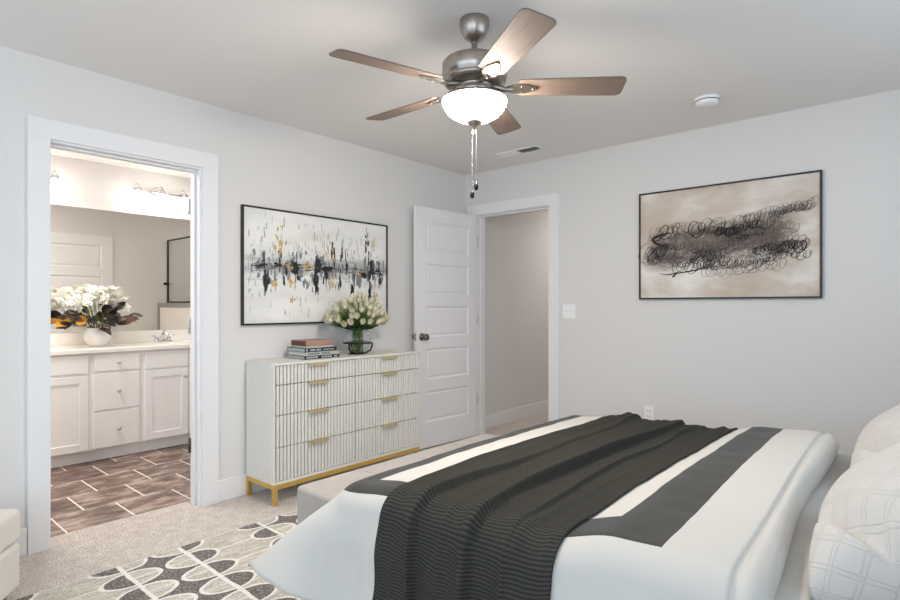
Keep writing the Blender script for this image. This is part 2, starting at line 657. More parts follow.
struct('wall_right', [((3.95, -6.3, 0), (4.1, -5.95, H)), ((3.95, -4.45, 0), (4.1, -2.9, H)), ((3.95, -2.9, 0), (4.1, -0.6, 1.25)), ((3.95, -2.9, 2.25), (4.1, -0.6, H)), ((3.95, -0.6, 0), (4.1, 0, H)), ((3.95, -5.95, 0), (4.1, -4.45, 0.6)), ((3.95, -5.95, 2.2), (4.1, -4.45, H))],
       M['wall'], 'wall with a window behind the bed head', 'wall')
struct('wall_rear', [((-0.12, -6.45, 0), (0.3, -6.3, H)), ((3.6, -6.45, 0), (4.1, -6.3, H)), ((0.3, -6.45, 0), (3.6, -6.3, 0.5)), ((0.3, -6.45, 2.2), (3.6, -6.3, H))],
       M['wall'], 'wall with a wide window behind the camera', 'wall')
struct('wall_hall', [((-0.12, 0.12, 0), (0, 3.1, H))], M['wall'], 'grey hall wall seen through the open bedroom door', 'wall')
struct('wall_hall_end', [((0, 3.0, 0), (1.2, 3.1, H))], M['wall'], 'plain end wall of the hall', 'wall')
struct('wall_hall_right', [((1.1, 0.12, 0), (1.2, 3.0, H))], M['wall'], 'right wall of the hall', 'wall')
struct('wall_vanity', [((-2.25, -4.0, 0), (-2.08, -0.3, H))], M['wall'], 'warm pale bathroom wall behind the mirror and lights', 'wall')
struct('wall_bathroom_near', [((-2.08, -4.0, 0), (-0.12, -3.85, H))], M['wall'], 'bathroom side wall left of the doorway', 'wall')
struct('wall_bathroom_far', [((-2.08, -0.45, 0), (-0.12, -0.3, H))], M['wall'], 'bathroom wall behind the shower', 'wall')
for nm, lst, lb in (
    ('window_1', [*rect_frame(0.3, 3.6, 0.5, 2.2, -6.40, -6.34, 0.05), ((1.93, -6.40, 0.55), (1.97, -6.35, 2.15))], 'wide white window frame behind the camera'),
    ('window_2', [((3.99, -5.95, 0.6), (4.07, -5.90, 2.2)), ((3.99, -4.5, 0.6), (4.07, -4.45, 2.2)), ((3.99, -5.90, 0.6), (4.07, -4.5, 0.65)), ((3.99, -5.90, 2.15), (4.07, -4.5, 2.2))], 'white window frame in the wall beyond the bed head'),
    ('window_3', [((3.99, -2.9, 1.25), (4.07, -2.85, 2.25)), ((3.99, -0.65, 1.25), (4.07, -0.6, 2.25)), ((3.99, -2.85, 1.25), (4.07, -0.65, 1.30)), ((3.99, -2.85, 2.20), (4.07, -0.65, 2.25)), ((4.0, -1.77, 1.30), (4.06, -1.73, 2.20))], 'wide white window frame above the bed head')):
    struct(nm, lst, M['trim'], lb, 'window')

# baseboards
struct('baseboard_left', [((0, -2.414, 0), (0.014, 0, 0.133)), ((0, -6.3, 0), (0.014, -3.37, 0.133))], M['trim'], 'white baseboard along the dresser wall', 'baseboard', 0.004)
struct('baseboard_back', [((1.002, -0.014, 0), (3.95, 0, 0.133))], M['trim'], 'white baseboard below the scribble art', 'baseboard', 0.004)
struct('baseboard_hall', [((0, 0.12, 0), (0.014, 3.0, 0.133))], M['trim'], 'white baseboard in the hall beyond the door', 'baseboard', 0.004)


def casing_trim(name, label, quads, jamb):
    r = thing(name, label, 'door trim')
    r['kind'] = 'structure'
    boxes('casing', quads, M['trim'], r, 0.0012)
    boxes('jamb', jamb, M['trim'], r, 0.002)
    return r


casing_trim('trim_1', 'wide white casing around the bathroom doorway',
            [((0, -3.368, 0), (0.019, -3.276, 2.04)), ((0, -2.515, 0), (0.019, -2.414, 2.04)), ((0, -3.368, 2.04), (0.019, -2.414, 2.137))],
            [((-0.122, -3.292, 0), (0.002, -3.274, 2.03)), ((-0.122, -2.525, 0), (0.002, -2.507, 2.03)), ((-0.122, -3.292, 2.03), (0.002, -2.507, 2.047)),
             ((-0.085, -2.537, 0), (-0.045, -2.525, 2.018)), ((-0.085, -3.274, 0), (-0.045, -3.264, 2.018)), ((-0.085, -3.274, 2.018), (-0.045, -2.525, 2.03))])
casing_trim('trim_2', 'white casing around the hall doorway beside the open door',
            [((0.026, -0.019, 0), (0.116, 0, 2.05)), ((0.912, -0.019, 0), (1.001, 0, 2.05)), ((0.026, -0.019, 2.05), (1.001, 0, 2.142))],
            [((0.116, -0.002, 0), (0.136, 0.122, 2.045)), ((0.894, -0.002, 0), (0.914, 0.122, 2.045)), ((0.116, -0.002, 2.045), (0.914, 0.122, 2.062)),
             ((0.136, 0.04, 0), (0.146, 0.075, 2.033)), ((0.884, 0.04, 0), (0.894, 0.075, 2.033)), ((0.136, 0.04, 2.033), (0.894, 0.075, 2.045))])


# ---------------------------------------------------------------- panel doors
def panel_door(name, label, loc, rz, wd=0.76, ht=2.025, th=0.035, knob_side=1):
    """leaf in local xz plane: x from 0 (hinge) to wd, y from 0 to -th"""
    r = thing(name, label, 'door', loc, rz)
    r['kind'] = 'structure'
    bm = bmesh.new()
    st, z0 = 0.112, 0.012
    n = 5
    top = ht - 0.115
    bot = 0.225
    g = 0.098
    ph = (top - bot - g * (n - 1)) / n
    zl = [z0]
    for k in range(n):
        zl += [bot + k * (ph + g), bot + k * (ph + g) + ph]
    zl.append(ht)
    xl = [0, st, wd - st, wd]
    for yf, sg in ((0.0, -1), (-th, 1)):
        vg = [[bm.verts.new((x_, yf, z_)) for x_ in xl] for z_ in zl]
        for i in range(len(zl) - 1):
            for j in range(3):
                q = (vg[i][j], vg[i][j + 1], vg[i + 1][j + 1], vg[i + 1][j])
                if j == 1 and i % 2 == 1:      # recessed panel: sticking, groove, raised field
                    prev = q
                    for ins, dep in ((0.004, 0.004), (0.013, 0.010), (0.020, 0.010), (0.030, 0.004)):
                        x0_, x1_, a_, b_ = xl[1] + ins, xl[2] - ins, zl[i] + ins, zl[i + 1] - ins
                        cur = tuple(bm.verts.new((x_, yf + sg * dep, z_)) for x_, z_ in ((x0_, a_), (x1_, a_), (x1_, b_), (x0_, b_)))
                        for e in range(4):
                            bm.faces.new((prev[e], prev[(e + 1) % 4], cur[(e + 1) % 4], cur[e]))
                        prev = cur
                    bm.faces.new(prev)
                else:
                    bm.faces.new(q)
        if yf == 0.0:
            front = vg
    for i in range(len(zl) - 1):
        bm.faces.new((front[i][0], vg[i][0], vg[i + 1][0], front[i + 1][0]))
        bm.faces.new((front[i][3], vg[i][3], vg[i + 1][3], front[i + 1][3]))
    for j in range(3):
        bm.faces.new((front[0][j], vg[0][j], vg[0][j + 1], front[0][j + 1]))
        bm.faces.new((front[-1][j], vg[-1][j], vg[-1][j + 1], front[-1][j + 1]))
    obj('door_leaf', bm, M['door'], r)
    kx, kz = wd - 0.062, 0.95
    for sgn, yb in ((1, 0.0), (-1, -th)):
        ax = Matrix.Rotation(-PI / 2 * sgn, 3, 'X')
        bm = bmesh.new()
        add_lathe(bm, [(0, 0), (0.032, 0.0), (0.032, 0.004), (0.026, 0.009), (0.012, 0.012), (0.011, 0.03), (0.018, 0.036), (0.027, 0.045), (0.029, 0.056), (0.024, 0.066), (0.012, 0.071), (0, 0.072)], 24, (kx, yb, kz), axis=ax)
        obj('door_knob', bm, M['dknickel'], r)
    boxes('latch_plate', [((wd - 0.001, -th / 2 - 0.012, kz - 0.03), (wd + 0.002, -th / 2 + 0.012, kz + 0.03))], M['nickel'], r)
    for hz in (0.35, 1.085, 1.80):
        bm = bmesh.new()
        add_box(bm, (-0.003, -0.030, hz - 0.045), (0.0, 0.004, hz + 0.045))
        add_tube(bm, [(-0.003, 0.006, hz - 0.047), (-0.003, 0.006, hz + 0.047)], 0.006, 10)
        obj('door_hinge', bm, M['satin'], r)
    return r


panel_door('door_1', 'white five-panel bedroom door standing open beside the dresser', (0.139, -0.014, 0), math.radians(-90 - 3.2), 0.752, 2.042)
panel_door('door_2', 'white bathroom door folded back, seen in the vanity mirror', (-0.135, -2.500, 0), math.radians(90), 0.785)
# hinge leaves left on the jamb of the bathroom doorway
hp = thing('jamb_hinges', 'nickel hinge plates on the bathroom door jamb', 'hinge')
hp['kind'] = 'structure'
for hz in (0.35, 1.085, 1.82):
    bm = bmesh.new()
    add_box(bm, (-0.119, -2.5285, hz - 0.045), (-0.088, -2.525, hz + 0.045))
    add_tube(bm, [(-0.124, -2.531, hz - 0.047), (-0.124, -2.531, hz + 0.047)], 0.006, 10)
    obj('hinge_plate', bm, M['satin'] if hz > 1 else M['dknickel'], hp)

# ---------------------------------------------------------------- bathroom
XV = -1.54
van = thing('bathroom_vanity', 'long white shaker vanity cabinet on the tile floor', 'vanity', (0, 0, 0))
boxes('cabinet_body', [((-2.075, -3.34, 0.095), (XV - 0.019, -1.62, 0.842))], M['cab'], van, 0.002)
boxes('toe_kick', [((-2.07, -3.34, 0.0), (XV - 0.075, -1.62, 0.095))], M['cab'], van)


def knob(parent, y, z, m=None):
    bm = bmesh.new()
    add_lathe(bm, [(0, 0), (0.008, 0), (0.006, 0.012), (0.013, 0.018), (0.016, 0.025), (0.012, 0.031), (0, 0.033)], 16, (XV, y, z), axis=Matrix.Rotation(PI / 2, 3, 'Y'))
    obj('knob', bm, m or M['satin'], parent)


def slab_front(name, y0, y1, z0, z1):
    return boxes(name, [((XV - 0.019, y0, z0), (XV, y1, z1))], M['cab'], van, 0.004)


def shaker(y0, y1, z0, z1, ky):
    f = 0.058
    d = boxes('cabinet_door', [((XV - 0.018, y0 + 0.01, z0 + 0.01), (XV - 0.008, y1 - 0.01, z1 - 0.01)), ((XV - 0.019, y0, z0), (XV, y0 + f, z1)), ((XV - 0.019, y1 - f, z0), (XV, y1, z1)),
                               ((XV - 0.019, y0 + f, z0), (XV, y1 - f, z0 + f)), ((XV - 0.019, y0 + f, z1 - f), (XV, y1 - f, z1))], M['cab'], van, 0.003)
    knob(d, ky, z1 - 0.066)


for y0, y1 in ((-3.30, -2.985), (-2.975, -2.668), (-2.262, -1.935 + 0.02), (-1.905, -1.64)):
    slab_front('false_front', y0, y1, 0.692, 0.832)
shaker(-3.30, -2.985, 0.105, 0.675, -3.02)
shaker(-2.975, -2.668, 0.105, 0.675, -2.94)
shaker(-2.262, -1.915, 0.105, 0.675, -1.95)
shaker(-1.905, -1.64, 0.105, 0.675, -1.87)
for z0, z1 in ((0.699, 0.832), (0.397, 0.684), (0.105, 0.382)):
    d = slab_front('drawer', -2.632, -2.303, z0, z1)
    knob(d, -2.462, (z0 + z1) / 2)

ct = thing('vanity_countertop', 'white marble vanity countertop with backsplash', 'countertop', (0, 0, 0))
boxes('counter_slab', [((-2.075, -3.35, 0.843), (XV + 0.018, -1.61, 0.88))], M['counter'], ct, 0.006)
boxes('backsplash', [((-2.079, -3.35, 0.88), (-2.058, -1.61, 0.985))], M['counter'], ct, 0.003)
for yc in (-2.98, -1.95):
    bm = bmesh.new()
    add_lathe(bm, [(0.19, 0.8803), (0.185, 0.8835), (0.17, 0.8830), (0.15, 0.8815), (0.06, 0.8806), (0, 0.8805)], 36, (0, 0, 0))
    for v in bm.verts:
        v.co.y *= 1.15
        v.co += Vector((-1.79, yc, 0))
    obj('sink_basin', bm, M['white'], ct, smooth=True)

mr = thing('vanity_mirror', 'large frameless mirror above the bathroom vanity', 'mirror')
boxes('mirror_glass', [((-2.079, -3.34, 0.987), (-2.072, -1.64, 2.036))], M['mirror'], mr)


def faucet(name, y, label):
    r = thing(name, label, 'faucet', (-1.985, y, 0.88))
    bm = bmesh.new()
    add_box(bm, (-0.024, -0.075, 0), (0.024, 0.075, 0.012))
    obj('base_plate', bm, M['chrome'], r, 0.005)
    bm = bmesh.new()
    add_tube(bm, [(0, 0, 0.01), (0, 0, 0.06), (0.02, 0, 0.088), (0.06, 0, 0.092), (0.10, 0, 0.075), (0.112, 0, 0.058)], [0.017, 0.015, 0.014, 0.013, 0.011, 0.010], 12)
    obj('spout', bm, M['chrome'], r)
    for s in (-1, 1):
        bm = bmesh.new()
        add_lathe(bm, [(0, 0.01), (0.019, 0.01), (0.017, 0.03), (0.012, 0.042), (0.013, 0.052), (0, 0.056)], 16, (0, s * 0.054, 0))
        add_tube(bm, [(0, s * 0.054, 0.048), (0.012, s * 0.075, 0.056), (0.02, s * 0.10, 0.06)], [0.007, 0.006, 0.005], 8)
        obj('tap_handle', bm, M['chrome'], r)


faucet('bathroom_faucet', -1.95, 'chrome faucet on the vanity counter right of the flower vase')


def vanity_light(yc, label):
    r = thing('vanity_light', label, 'wall light', (-2.08, yc, 2.24))
    bm = bmesh.new()
    add_lathe(bm, [(0, 0), (0.058, 0), (0.058, 0.012), (0.045, 0.022), (0, 0.026)], 28, (0, 0, 0), axis=Matrix.Rotation(PI / 2, 3, 'Y'))
    obj('wall_plate', bm, M['chrome'], r, smooth=False)
    bm = bmesh.new()
    add_tube(bm, [(0.035, -0.22, 0.005), (0.035, 0.22, 0.005)], 0.009, 10)
    add_tube(bm, [(0.0, 0, 0.005), (0.04, 0, 0.005)], 0.012, 10)
    obj('crossbar', bm, M['chrome'], r)
    for s in (-1, 0, 1):
        y = s * 0.2
        bm = bmesh.new()
        add_tube(bm, [(0.035, y, 0.005), (0.07, y, 0.045), (0.11, y, 0.05), (0.135, y, 0.03), (0.14, y, 0.005)], 0.007, 8)
        add_lathe(bm, [(0, 0.012), (0.022, 0.01), (0.026, -0.02), (0.02, -0.03)], 20, (0.14, y, 0))
        obj('lamp_arm', bm, M['chrome'], r)
        bm = bmesh.new()
        add_lathe(bm, [(0.022, -0.02), (0.038, -0.035), (0.046, -0.065), (0.05, -0.10), (0.062, -0.13), (0.059, -0.13), (0.046, -0.10), (0.04, -0.065), (0, -0.05)], 28, (0.14, y, 0))
        obj('lamp_shade', bm, M['shade'], r, smooth=True)
    return r


vanity_light(-1.965, 'lit chrome vanity light above the faucet, three glass shades')
vanity_light(-2.98, 'lit chrome vanity light at the left end above the mirror')

# shower at the far end, seen in the mirror
kw = struct('wall_shower', [((-1.05, -1.19, 0), (-0.12, -1.07, 1.19))], M['shtile'], 'white half wall of the shower, seen in the mirror', 'half wall')
boxes('tile_cap', [((-1.06, -1.20, 1.19), (-0.12, -1.06, 1.245)), ((-0.155, -1.205, 0), (-0.12, -1.185, 1.19))], M['captile'], kw, 0.002)
sh = thing('shower_screen', 'black framed glass shower screen seen in the vanity mirror', 'shower screen')
boxes('screen_frame', rect_frame(-1.05, -0.122, 1.246, 2.045, -1.09, -1.072, 0.018), M['blackmetal'], sh, 0.002)
boxes('glass_pane', [((-1.032, -1.084, 1.264), (-0.14, -1.078, 2.027))], M['glass'], sh)
bm = bmesh.new()
add_lathe(bm, [(0, 0), (0.018, 0), (0.010, 0.02), (0.016, 0.035), (0, 0.04)], 14, (0, 0, 0), axis=Matrix.Rotation(-PI / 2, 3, 'Y'))
tag(obj('robe_hook', bm, M['blackmetal'], None, loc=(-0.121, -1.115, 1.49)), 'small dark wall hook beside the shower, in the mirror', 'hook')

# vase with white flowers and dark leaves on the vanity
VX, VY = -1.82, -2.52
bm = bmesh.new()
add_lathe(bm, [(0, 0.001), (0.055, 0.0), (0.075, 0.015), (0.098, 0.06), (0.10, 0.09), (0.088, 0.125), (0.072, 0.14), (0.075, 0.15), (0.068, 0.15), (0.064, 0.14), (0.08, 0.12), (0.09, 0.09), (0.085, 0.05), (0.05, 0.012), (0, 0.01)], 36)
tag(obj('flower_vase', bm, M['white'], None, smooth=True, loc=(VX, VY, 0.8805)), 'round white vase of flowers on the vanity counter', 'vase')


def add_leaf(bm, base, tip, width, normal, curl=0.15, n=7, mi=0, thick=0.0016):
    base, tip = Vector(base), Vector(tip)
    ax = tip - base
    L = ax.length
    a = ax.normalized()
    nn = Vector(normal)
    nn = (nn - a * nn.dot(a)).normalized()
    side = a.cross(nn)
    rows = []
    for i in range(n + 1):
        t = i / n
        wv = width * math.sin(PI * min(1, t * 0.94 + 0.05)) ** 0.75
        c = base + ax * t + nn * (curl * L * math.sin(PI * t))
        rows.append([c - side * wv + nn * wv * 0.25, c, c + side * wv + nn * wv * 0.25])
    for off, flip in ((thick / 2, False), (-thick / 2, True)):
        vs = [[bm.verts.new(p + nn * off) for p in r] for r in rows]
        for i in range(n):
            for j in range(2):
                q = (vs[i][j], vs[i][j + 1], vs[i + 1][j + 1], vs[i + 1][j])
                f = bm.faces.new(q if not flip else tuple(reversed(q)))
                f.smooth = True
                f.material_index = mi


def blossom(bm, c, r, n=6):
    c = Vector(c)
    ph = rnd.random() * PI
    up = Vector((rnd.uniform(-.4, .9), rnd.uniform(-.5, .5), rnd.uniform(.2, 1))).normalized()
    t1 = up.orthogonal().normalized()
    t2 = up.cross(t1)
    for ring, (rr, lift) in enumerate(((1.0, 0.25), (0.65, 0.65))):
        for k in range(n):
            a = 2 * PI * k / n + ph + ring * 0.5
            d = t1 * math.cos(a) + t2 * math.sin(a)
            add_leaf(bm, c, c + (d * rr + up * lift) * r, r * 0.42, up, 0.12, 4)


sp_dirs = [  # tip offset from the vase mouth, leaf material sequence
    ((0.10, 0.26, 0.08), ('leafdark', 'leafbrown', 'leafdark', 'leafbrown')),
    ((0.14, 0.12, 0.03), ('leafdark', 'leafdark', 'leafbrown')),
    ((0.16, -0.04, -0.01), ('leafdark', 'leafbrown', 'leafdark')),
    ((0.15, -0.19, 0.02), ('leafgold', 'leafdark', 'leafgold')),
    ((0.08, -0.31, 0.02), ('leafdark', 'leafdark', 'leafgold')),
    ((0.10, -0.24, 0.12), ('leafdark', 'leafdark', 'leafbrown')),
    ((0.06, 0.15, 0.17), ('leafdark', 'leafdark', 'leafbrown')),
    ((0.12, 0.02, 0.14), ('leafdark', 'leafdark', 'leafdark')),
    ((-0.10, -0.16, 0.05), ('leafdark', 'leafbrown', 'leafgold')),
    ((-0.10, 0.16, 0.05), ('leafdark', 'leafbrown', 'leafdark')),
]
for d, seq in sp_dirs:
    lab = 'magnolia sprig with golden yellow leaf in the white bathroom vase' if 'leafgold' in seq else 'dark green and brown magnolia sprig in the white bathroom vase'
    r = thing('magnolia_sprig', lab, 'leaf sprig', (VX, VY, 1.02), 0, 'golden magnolia sprigs in the vanity vase' if 'leafgold' in seq else 'dark magnolia sprigs in the vanity vase')
    D = Vector(d)
    bm = bmesh.new()
    mid = D * 0.5 + Vector((0, 0, 0.05))
    add_tube(bm, [(D.x * 0.1, D.y * 0.1, -0.06), (D.x * 0.15, D.y * 0.15, 0.0), mid, D * 0.85 + Vector((0, 0, 0.02))], [0.003, 0.003, 0.0025, 0.0015], 6)
    obj('sprig_stem', bm, M['bark'], r)
    nl = len(seq)
    for k, mm in enumerate(seq):
        bm = bmesh.new()
        t = 0.45 + 0.4 * k / max(1, nl - 1)
        b = D * t + Vector((0, 0, 0.05 * (1 - abs(2 * t - 1))))
        ang = (k - (nl - 1) / 2) * 0.9
        dd = D.normalized()
        sd = Vector((-dd.y, dd.x, 0))
        tip = b + (dd * math.cos(ang) + sd * math.sin(ang) * 0.8 + Vector((0, 0, rnd.uniform(-0.5, 0.35)))).normalized() * rnd.uniform(0.105, 0.14)
        add_leaf(bm, b, tip, rnd.uniform(0.029, 0.038), (rnd.uniform(.4, 1), rnd.uniform(-.4, .4), rnd.uniform(.2, .8)), 0.12)
        obj('leaf', bm, M[mm], r)
for k in range(14):
    a = 2 * PI * k / 14 * 1.0 + rnd.uniform(-.2, .2)
    rr = (0.10, 0.20)[k % 2] * rnd.uniform(0.8, 1.1)
    D = Vector((rr * math.cos(a) * 0.75, rr * 1.1 * math.sin(a) - 0.035, rnd.uniform(0.15, 0.29)))
    r = thing('white_blossom_stem', 'cream white blossom stem in the white bathroom vase', 'flower', (VX, VY, 1.02), 0, 'white blossoms in the vanity vase')
    bm = bmesh.new()
    add_tube(bm, [(0.02 * math.cos(a), 0.02 * math.sin(a), -0.06), D * 0.5 + Vector((0, 0, 0.03)), D], [0.003, 0.0025, 0.002], 6)
    obj('flower_stem', bm, M['stem'], r)
    bm = bmesh.new()
    for q in range(5):
        blossom(bm, D + Vector((rnd.uniform(-.05, .05), rnd.uniform(-.055, .055), rnd.uniform(-.03, .05))), rnd.uniform(0.034, 0.05))
    obj('blossom', bm, M['petal'], r)


# ---------------------------------------------------------------- wall art
def art_frame(parent, wd, ht, depth, t=0.012):
    boxes('frame', [((-wd / 2, 0, -ht / 2), (-wd / 2 + t, depth, ht / 2)), ((wd / 2 - t, 0, -ht / 2), (wd / 2, depth, ht / 2)),
                    ((-wd / 2, 0, -ht / 2), (wd / 2, depth, -ht / 2 + t)), ((-wd / 2, 0, ht / 2 - t), (wd / 2, depth, ht / 2))], M['black'], parent, 0.001)


# brush-stroke art: local x runs along +y of the room, local y out of the wall
a1 = thing('wall_art', 'framed white abstract painting with black and gold strokes above the dresser', 'wall art', (0.002, -1.641, 1.4695), PI / 2)
W1, H1 = 1.243, 0.770
# rotate so that local +x -> world +y, local -y -> world +x
F1 = lambda u, v, h: Vector((u, -h, v))
bm = bmesh.new()
add_box(bm, (-W1 / 2 + 0.011, -0.016, -H1 / 2 + 0.011), (W1 / 2 - 0.011, 0, H1 / 2 - 0.011))


def dab(u, v, w_, h_, mi, lift):
    n = 9
    pts = []
    for k in range(n):
        a = 2 * PI * k / n
        q = rnd.uniform(0.55, 1.15)
        cx, sy = math.cos(a), math.sin(a)
        pu = u + (abs(cx) ** 0.6) * (1 if cx > 0 else -1) * w_ / 2 * q
        pv = v + (abs(sy) ** 0.6) * (1 if sy > 0 else -1) * h_ / 2 * q
        pts.append((max(-W1 / 2 + 0.016, min(W1 / 2 - 0.016, pu)), max(-H1 / 2 + 0.016, min(H1 / 2 - 0.016, pv))))
    vs = [bm.verts.new(F1(pu, pv, 0.016 + lift)) for pu, pv in pts]
    f = bm.faces.new(vs)
    f.material_index = mi
    f.normal_update()
    if f.normal.y > 0:
        f.normal_flip()


lift = 0.0002
def D_(u, v, w_, h_, mi):
    global lift
    lift += 0.0000025
    dab(u, v, w_, h_, mi, lift)


def cl(u):
    """dense and thin stretches along the central band"""
    return 0.55 + 0.45 * math.sin(u * 17 + 1.3) * math.sin(u * 7.1 + 0.4)


for k in range(330):    # pale smears far from the band
    u = rnd.uniform(-0.58, 0.58)
    v = rnd.gauss(0.02, 0.13)
    D_(u, v, rnd.uniform(0.003, 0.012), rnd.uniform(0.015, 0.09), 3)
for k in range(240):    # grey vertical drags
    u = rnd.uniform(-0.57, 0.6)
    if rnd.random() > cl(u):
        continue
    v = rnd.gauss(0.0, 0.06)
    D_(u, v, rnd.uniform(0.008, 0.028), rnd.uniform(0.02, 0.10), 2)
for c_, top_, n_ in ((-0.47, 0.10, 9), (-0.34, 0.17, 9), (-0.27, 0.08, 8), (-0.05, 0.09, 12), (0.07, 0.17, 8), (0.16, 0.12, 8), (0.21, 0.13, 8), (0.42, 0.30, 16), (0.46, 0.08, 10), (0.53, 0.09, 7)):
    for k in range(n_):  # spires above the band
        D_(c_ + rnd.gauss(0, 0.016), rnd.uniform(-0.02, top_), rnd.uniform(0.006, 0.018), rnd.uniform(0.03, 0.09), rnd.choice((1, 1, 2)))
for c_, dep, n_ in ((-0.45, 0.18, 12), (-0.30, 0.09, 8), (-0.22, 0.07, 8), (-0.06, 0.17, 12), (0.02, 0.10, 6), (0.15, 0.13, 5), (0.27, 0.19, 8), (0.44, 0.22, 14), (0.54, 0.08, 6)):
    for k in range(n_):  # drips below
        D_(c_ + rnd.gauss(0, 0.013), -rnd.uniform(0.0, dep), rnd.uniform(0.008, 0.02), rnd.uniform(0.04, 0.10), rnd.choice((1, 1, 2)))
for k in range(110):     # the band itself
    u = rnd.uniform(-0.53, 0.61)
    D_(u, rnd.gauss(0.006, 0.012), rnd.uniform(0.02, 0.07), rnd.uniform(0.006, 0.02), 1 if rnd.random() < 0.5 + 0.4 * cl(u) else 2)
for u, v, w_, h_ in ((-0.23, 0.0, 0.075, 0.085), (-0.045, 0.03, 0.06, 0.10), (0.37, -0.02, 0.07, 0.06), (-0.46, -0.10, 0.035, 0.13), (0.44, -0.15, 0.025, 0.17), (0.04, 0.0, 0.11, 0.03), (-0.06, -0.13, 0.03, 0.12), (0.45, 0.05, 0.03, 0.11)):
    D_(u, v, w_, h_, 1)
for u, v, s_, n_, asp in ((-0.355, 0.18, 0.035, 12, 3.5), (-0.345, 0.10, 0.02, 6, 3), (-0.14, 0.02, 0.05, 14, 0.6), (-0.26, -0.10, 0.03, 8, 0.7), (-0.25, -0.20, 0.04, 7, 3), (0.06, 0.12, 0.045, 10, 1.8), (0.08, -0.08, 0.035, 12, 1.6), (0.32, -0.02, 0.035, 8, 0.5), (0.47, 0.22, 0.025, 8, 1.6), (0.49, -0.16, 0.03, 7, 2), (-0.40, -0.12, 0.02, 4, 1), (-0.29, 0.01, 0.05, 8, .3)):
    for k in range(n_):
        D_(u + rnd.gauss(0, s_ * 0.5), v + rnd.gauss(0, s_ * asp * 0.5), rnd.uniform(0.005, 0.018), rnd.uniform(0.016, 0.05), 4)
for k in range(60):      # black flecks
    D_(rnd.uniform(-0.56, 0.58), rnd.gauss(0.03, 0.10), rnd.uniform(0.003, 0.008), rnd.uniform(0.004, 0.02), rnd.choice((1, 2, 2, 4)))
obj('canvas', bm, [M['artwhite'], M['inkblack'], M['inkgrey'], M['inkmid'], M['inkgold']], a1, recalc=False)
fr = bmesh.new()
t = 0.011
for lo, hi in (((-W1 / 2, -0.024, -H1 / 2), (-W1 / 2 + t, 0, H1 / 2)), ((W1 / 2 - t, -0.024, -H1 / 2), (W1 / 2, 0, H1 / 2)),
               ((-W1 / 2 + t, -0.024, -H1 / 2), (W1 / 2 - t, 0, -H1 / 2 + t)), ((-W1 / 2 + t, -0.024, H1 / 2 - t), (W1 / 2 - t, 0, H1 / 2))):
    add_box(fr, lo, hi)
obj('frame', fr, M['black'], a1)

# scribble art on the back wall
W2, H2 = 1.138, 0.780
a2 = thing('wall_art', 'framed beige abstract print with dark looping scribbles on the back wall', 'wall art', (2.2495, -0.002, 1.647), 0)
bm = bmesh.new()
add_box(bm, (-W2 / 2 + 0.011, -0.016, -H2 / 2 + 0.011), (W2 / 2 - 0.011, 0, H2 / 2 - 0.011))


def scribble(u0, u1, v0, v1, r, turns, wd, mi, lf, jit=0.25, asp=1.0, lean=0.25):
    """a looped pen line drawn as a thin raised ribbon on the canvas"""
    n = int(turns * 22)
    pts = []
    ph = rnd.random() * 6
    for i in range(n + 1):
        f = i / n
        a = ph + 2 * PI * turns * f
        rr = r * (1 + jit * math.sin(f * turns * 1.7 + ph) + jit * 0.6 * math.sin(f * turns * 4.3))
        cv = v0 + (v1 - v0) * f + 0.010 * math.sin(f * 9 + ph)
        x_ = u0 + (u1 - u0) * f + rr * 0.75 * math.cos(a) + lean * rr * math.sin(a)
        z_ = cv + rr * asp * math.sin(a)
        pts.append(Vector((x_, z_)))
    L, R = [], []
    for i, p in enumerate(pts):
        dv = (pts[min(i + 1, n)] - pts[max(i - 1, 0)])
        if dv.length < 1e-6:
            dv = Vector((1, 0))
        dv.normalize()
        ww = wd * (0.65 + 0.5 * abs(math.sin(i * 0.13 + ph)))
        q = Vector((-dv.y, dv.x)) * ww / 2
        L.append(bm.verts.new((p.x + q.x, -0.0162 - lf, p.y + q.y)))
        R.append(bm.verts.new((p.x - q.x, -0.0162 - lf, p.y - q.y)))
    for i in range(n):
        f = bm.faces.new((L[i], L[i + 1], R[i + 1], R[i]))
        f.material_index = mi
        f.normal_update()
        if f.normal.y > 0:
            f.normal_flip()


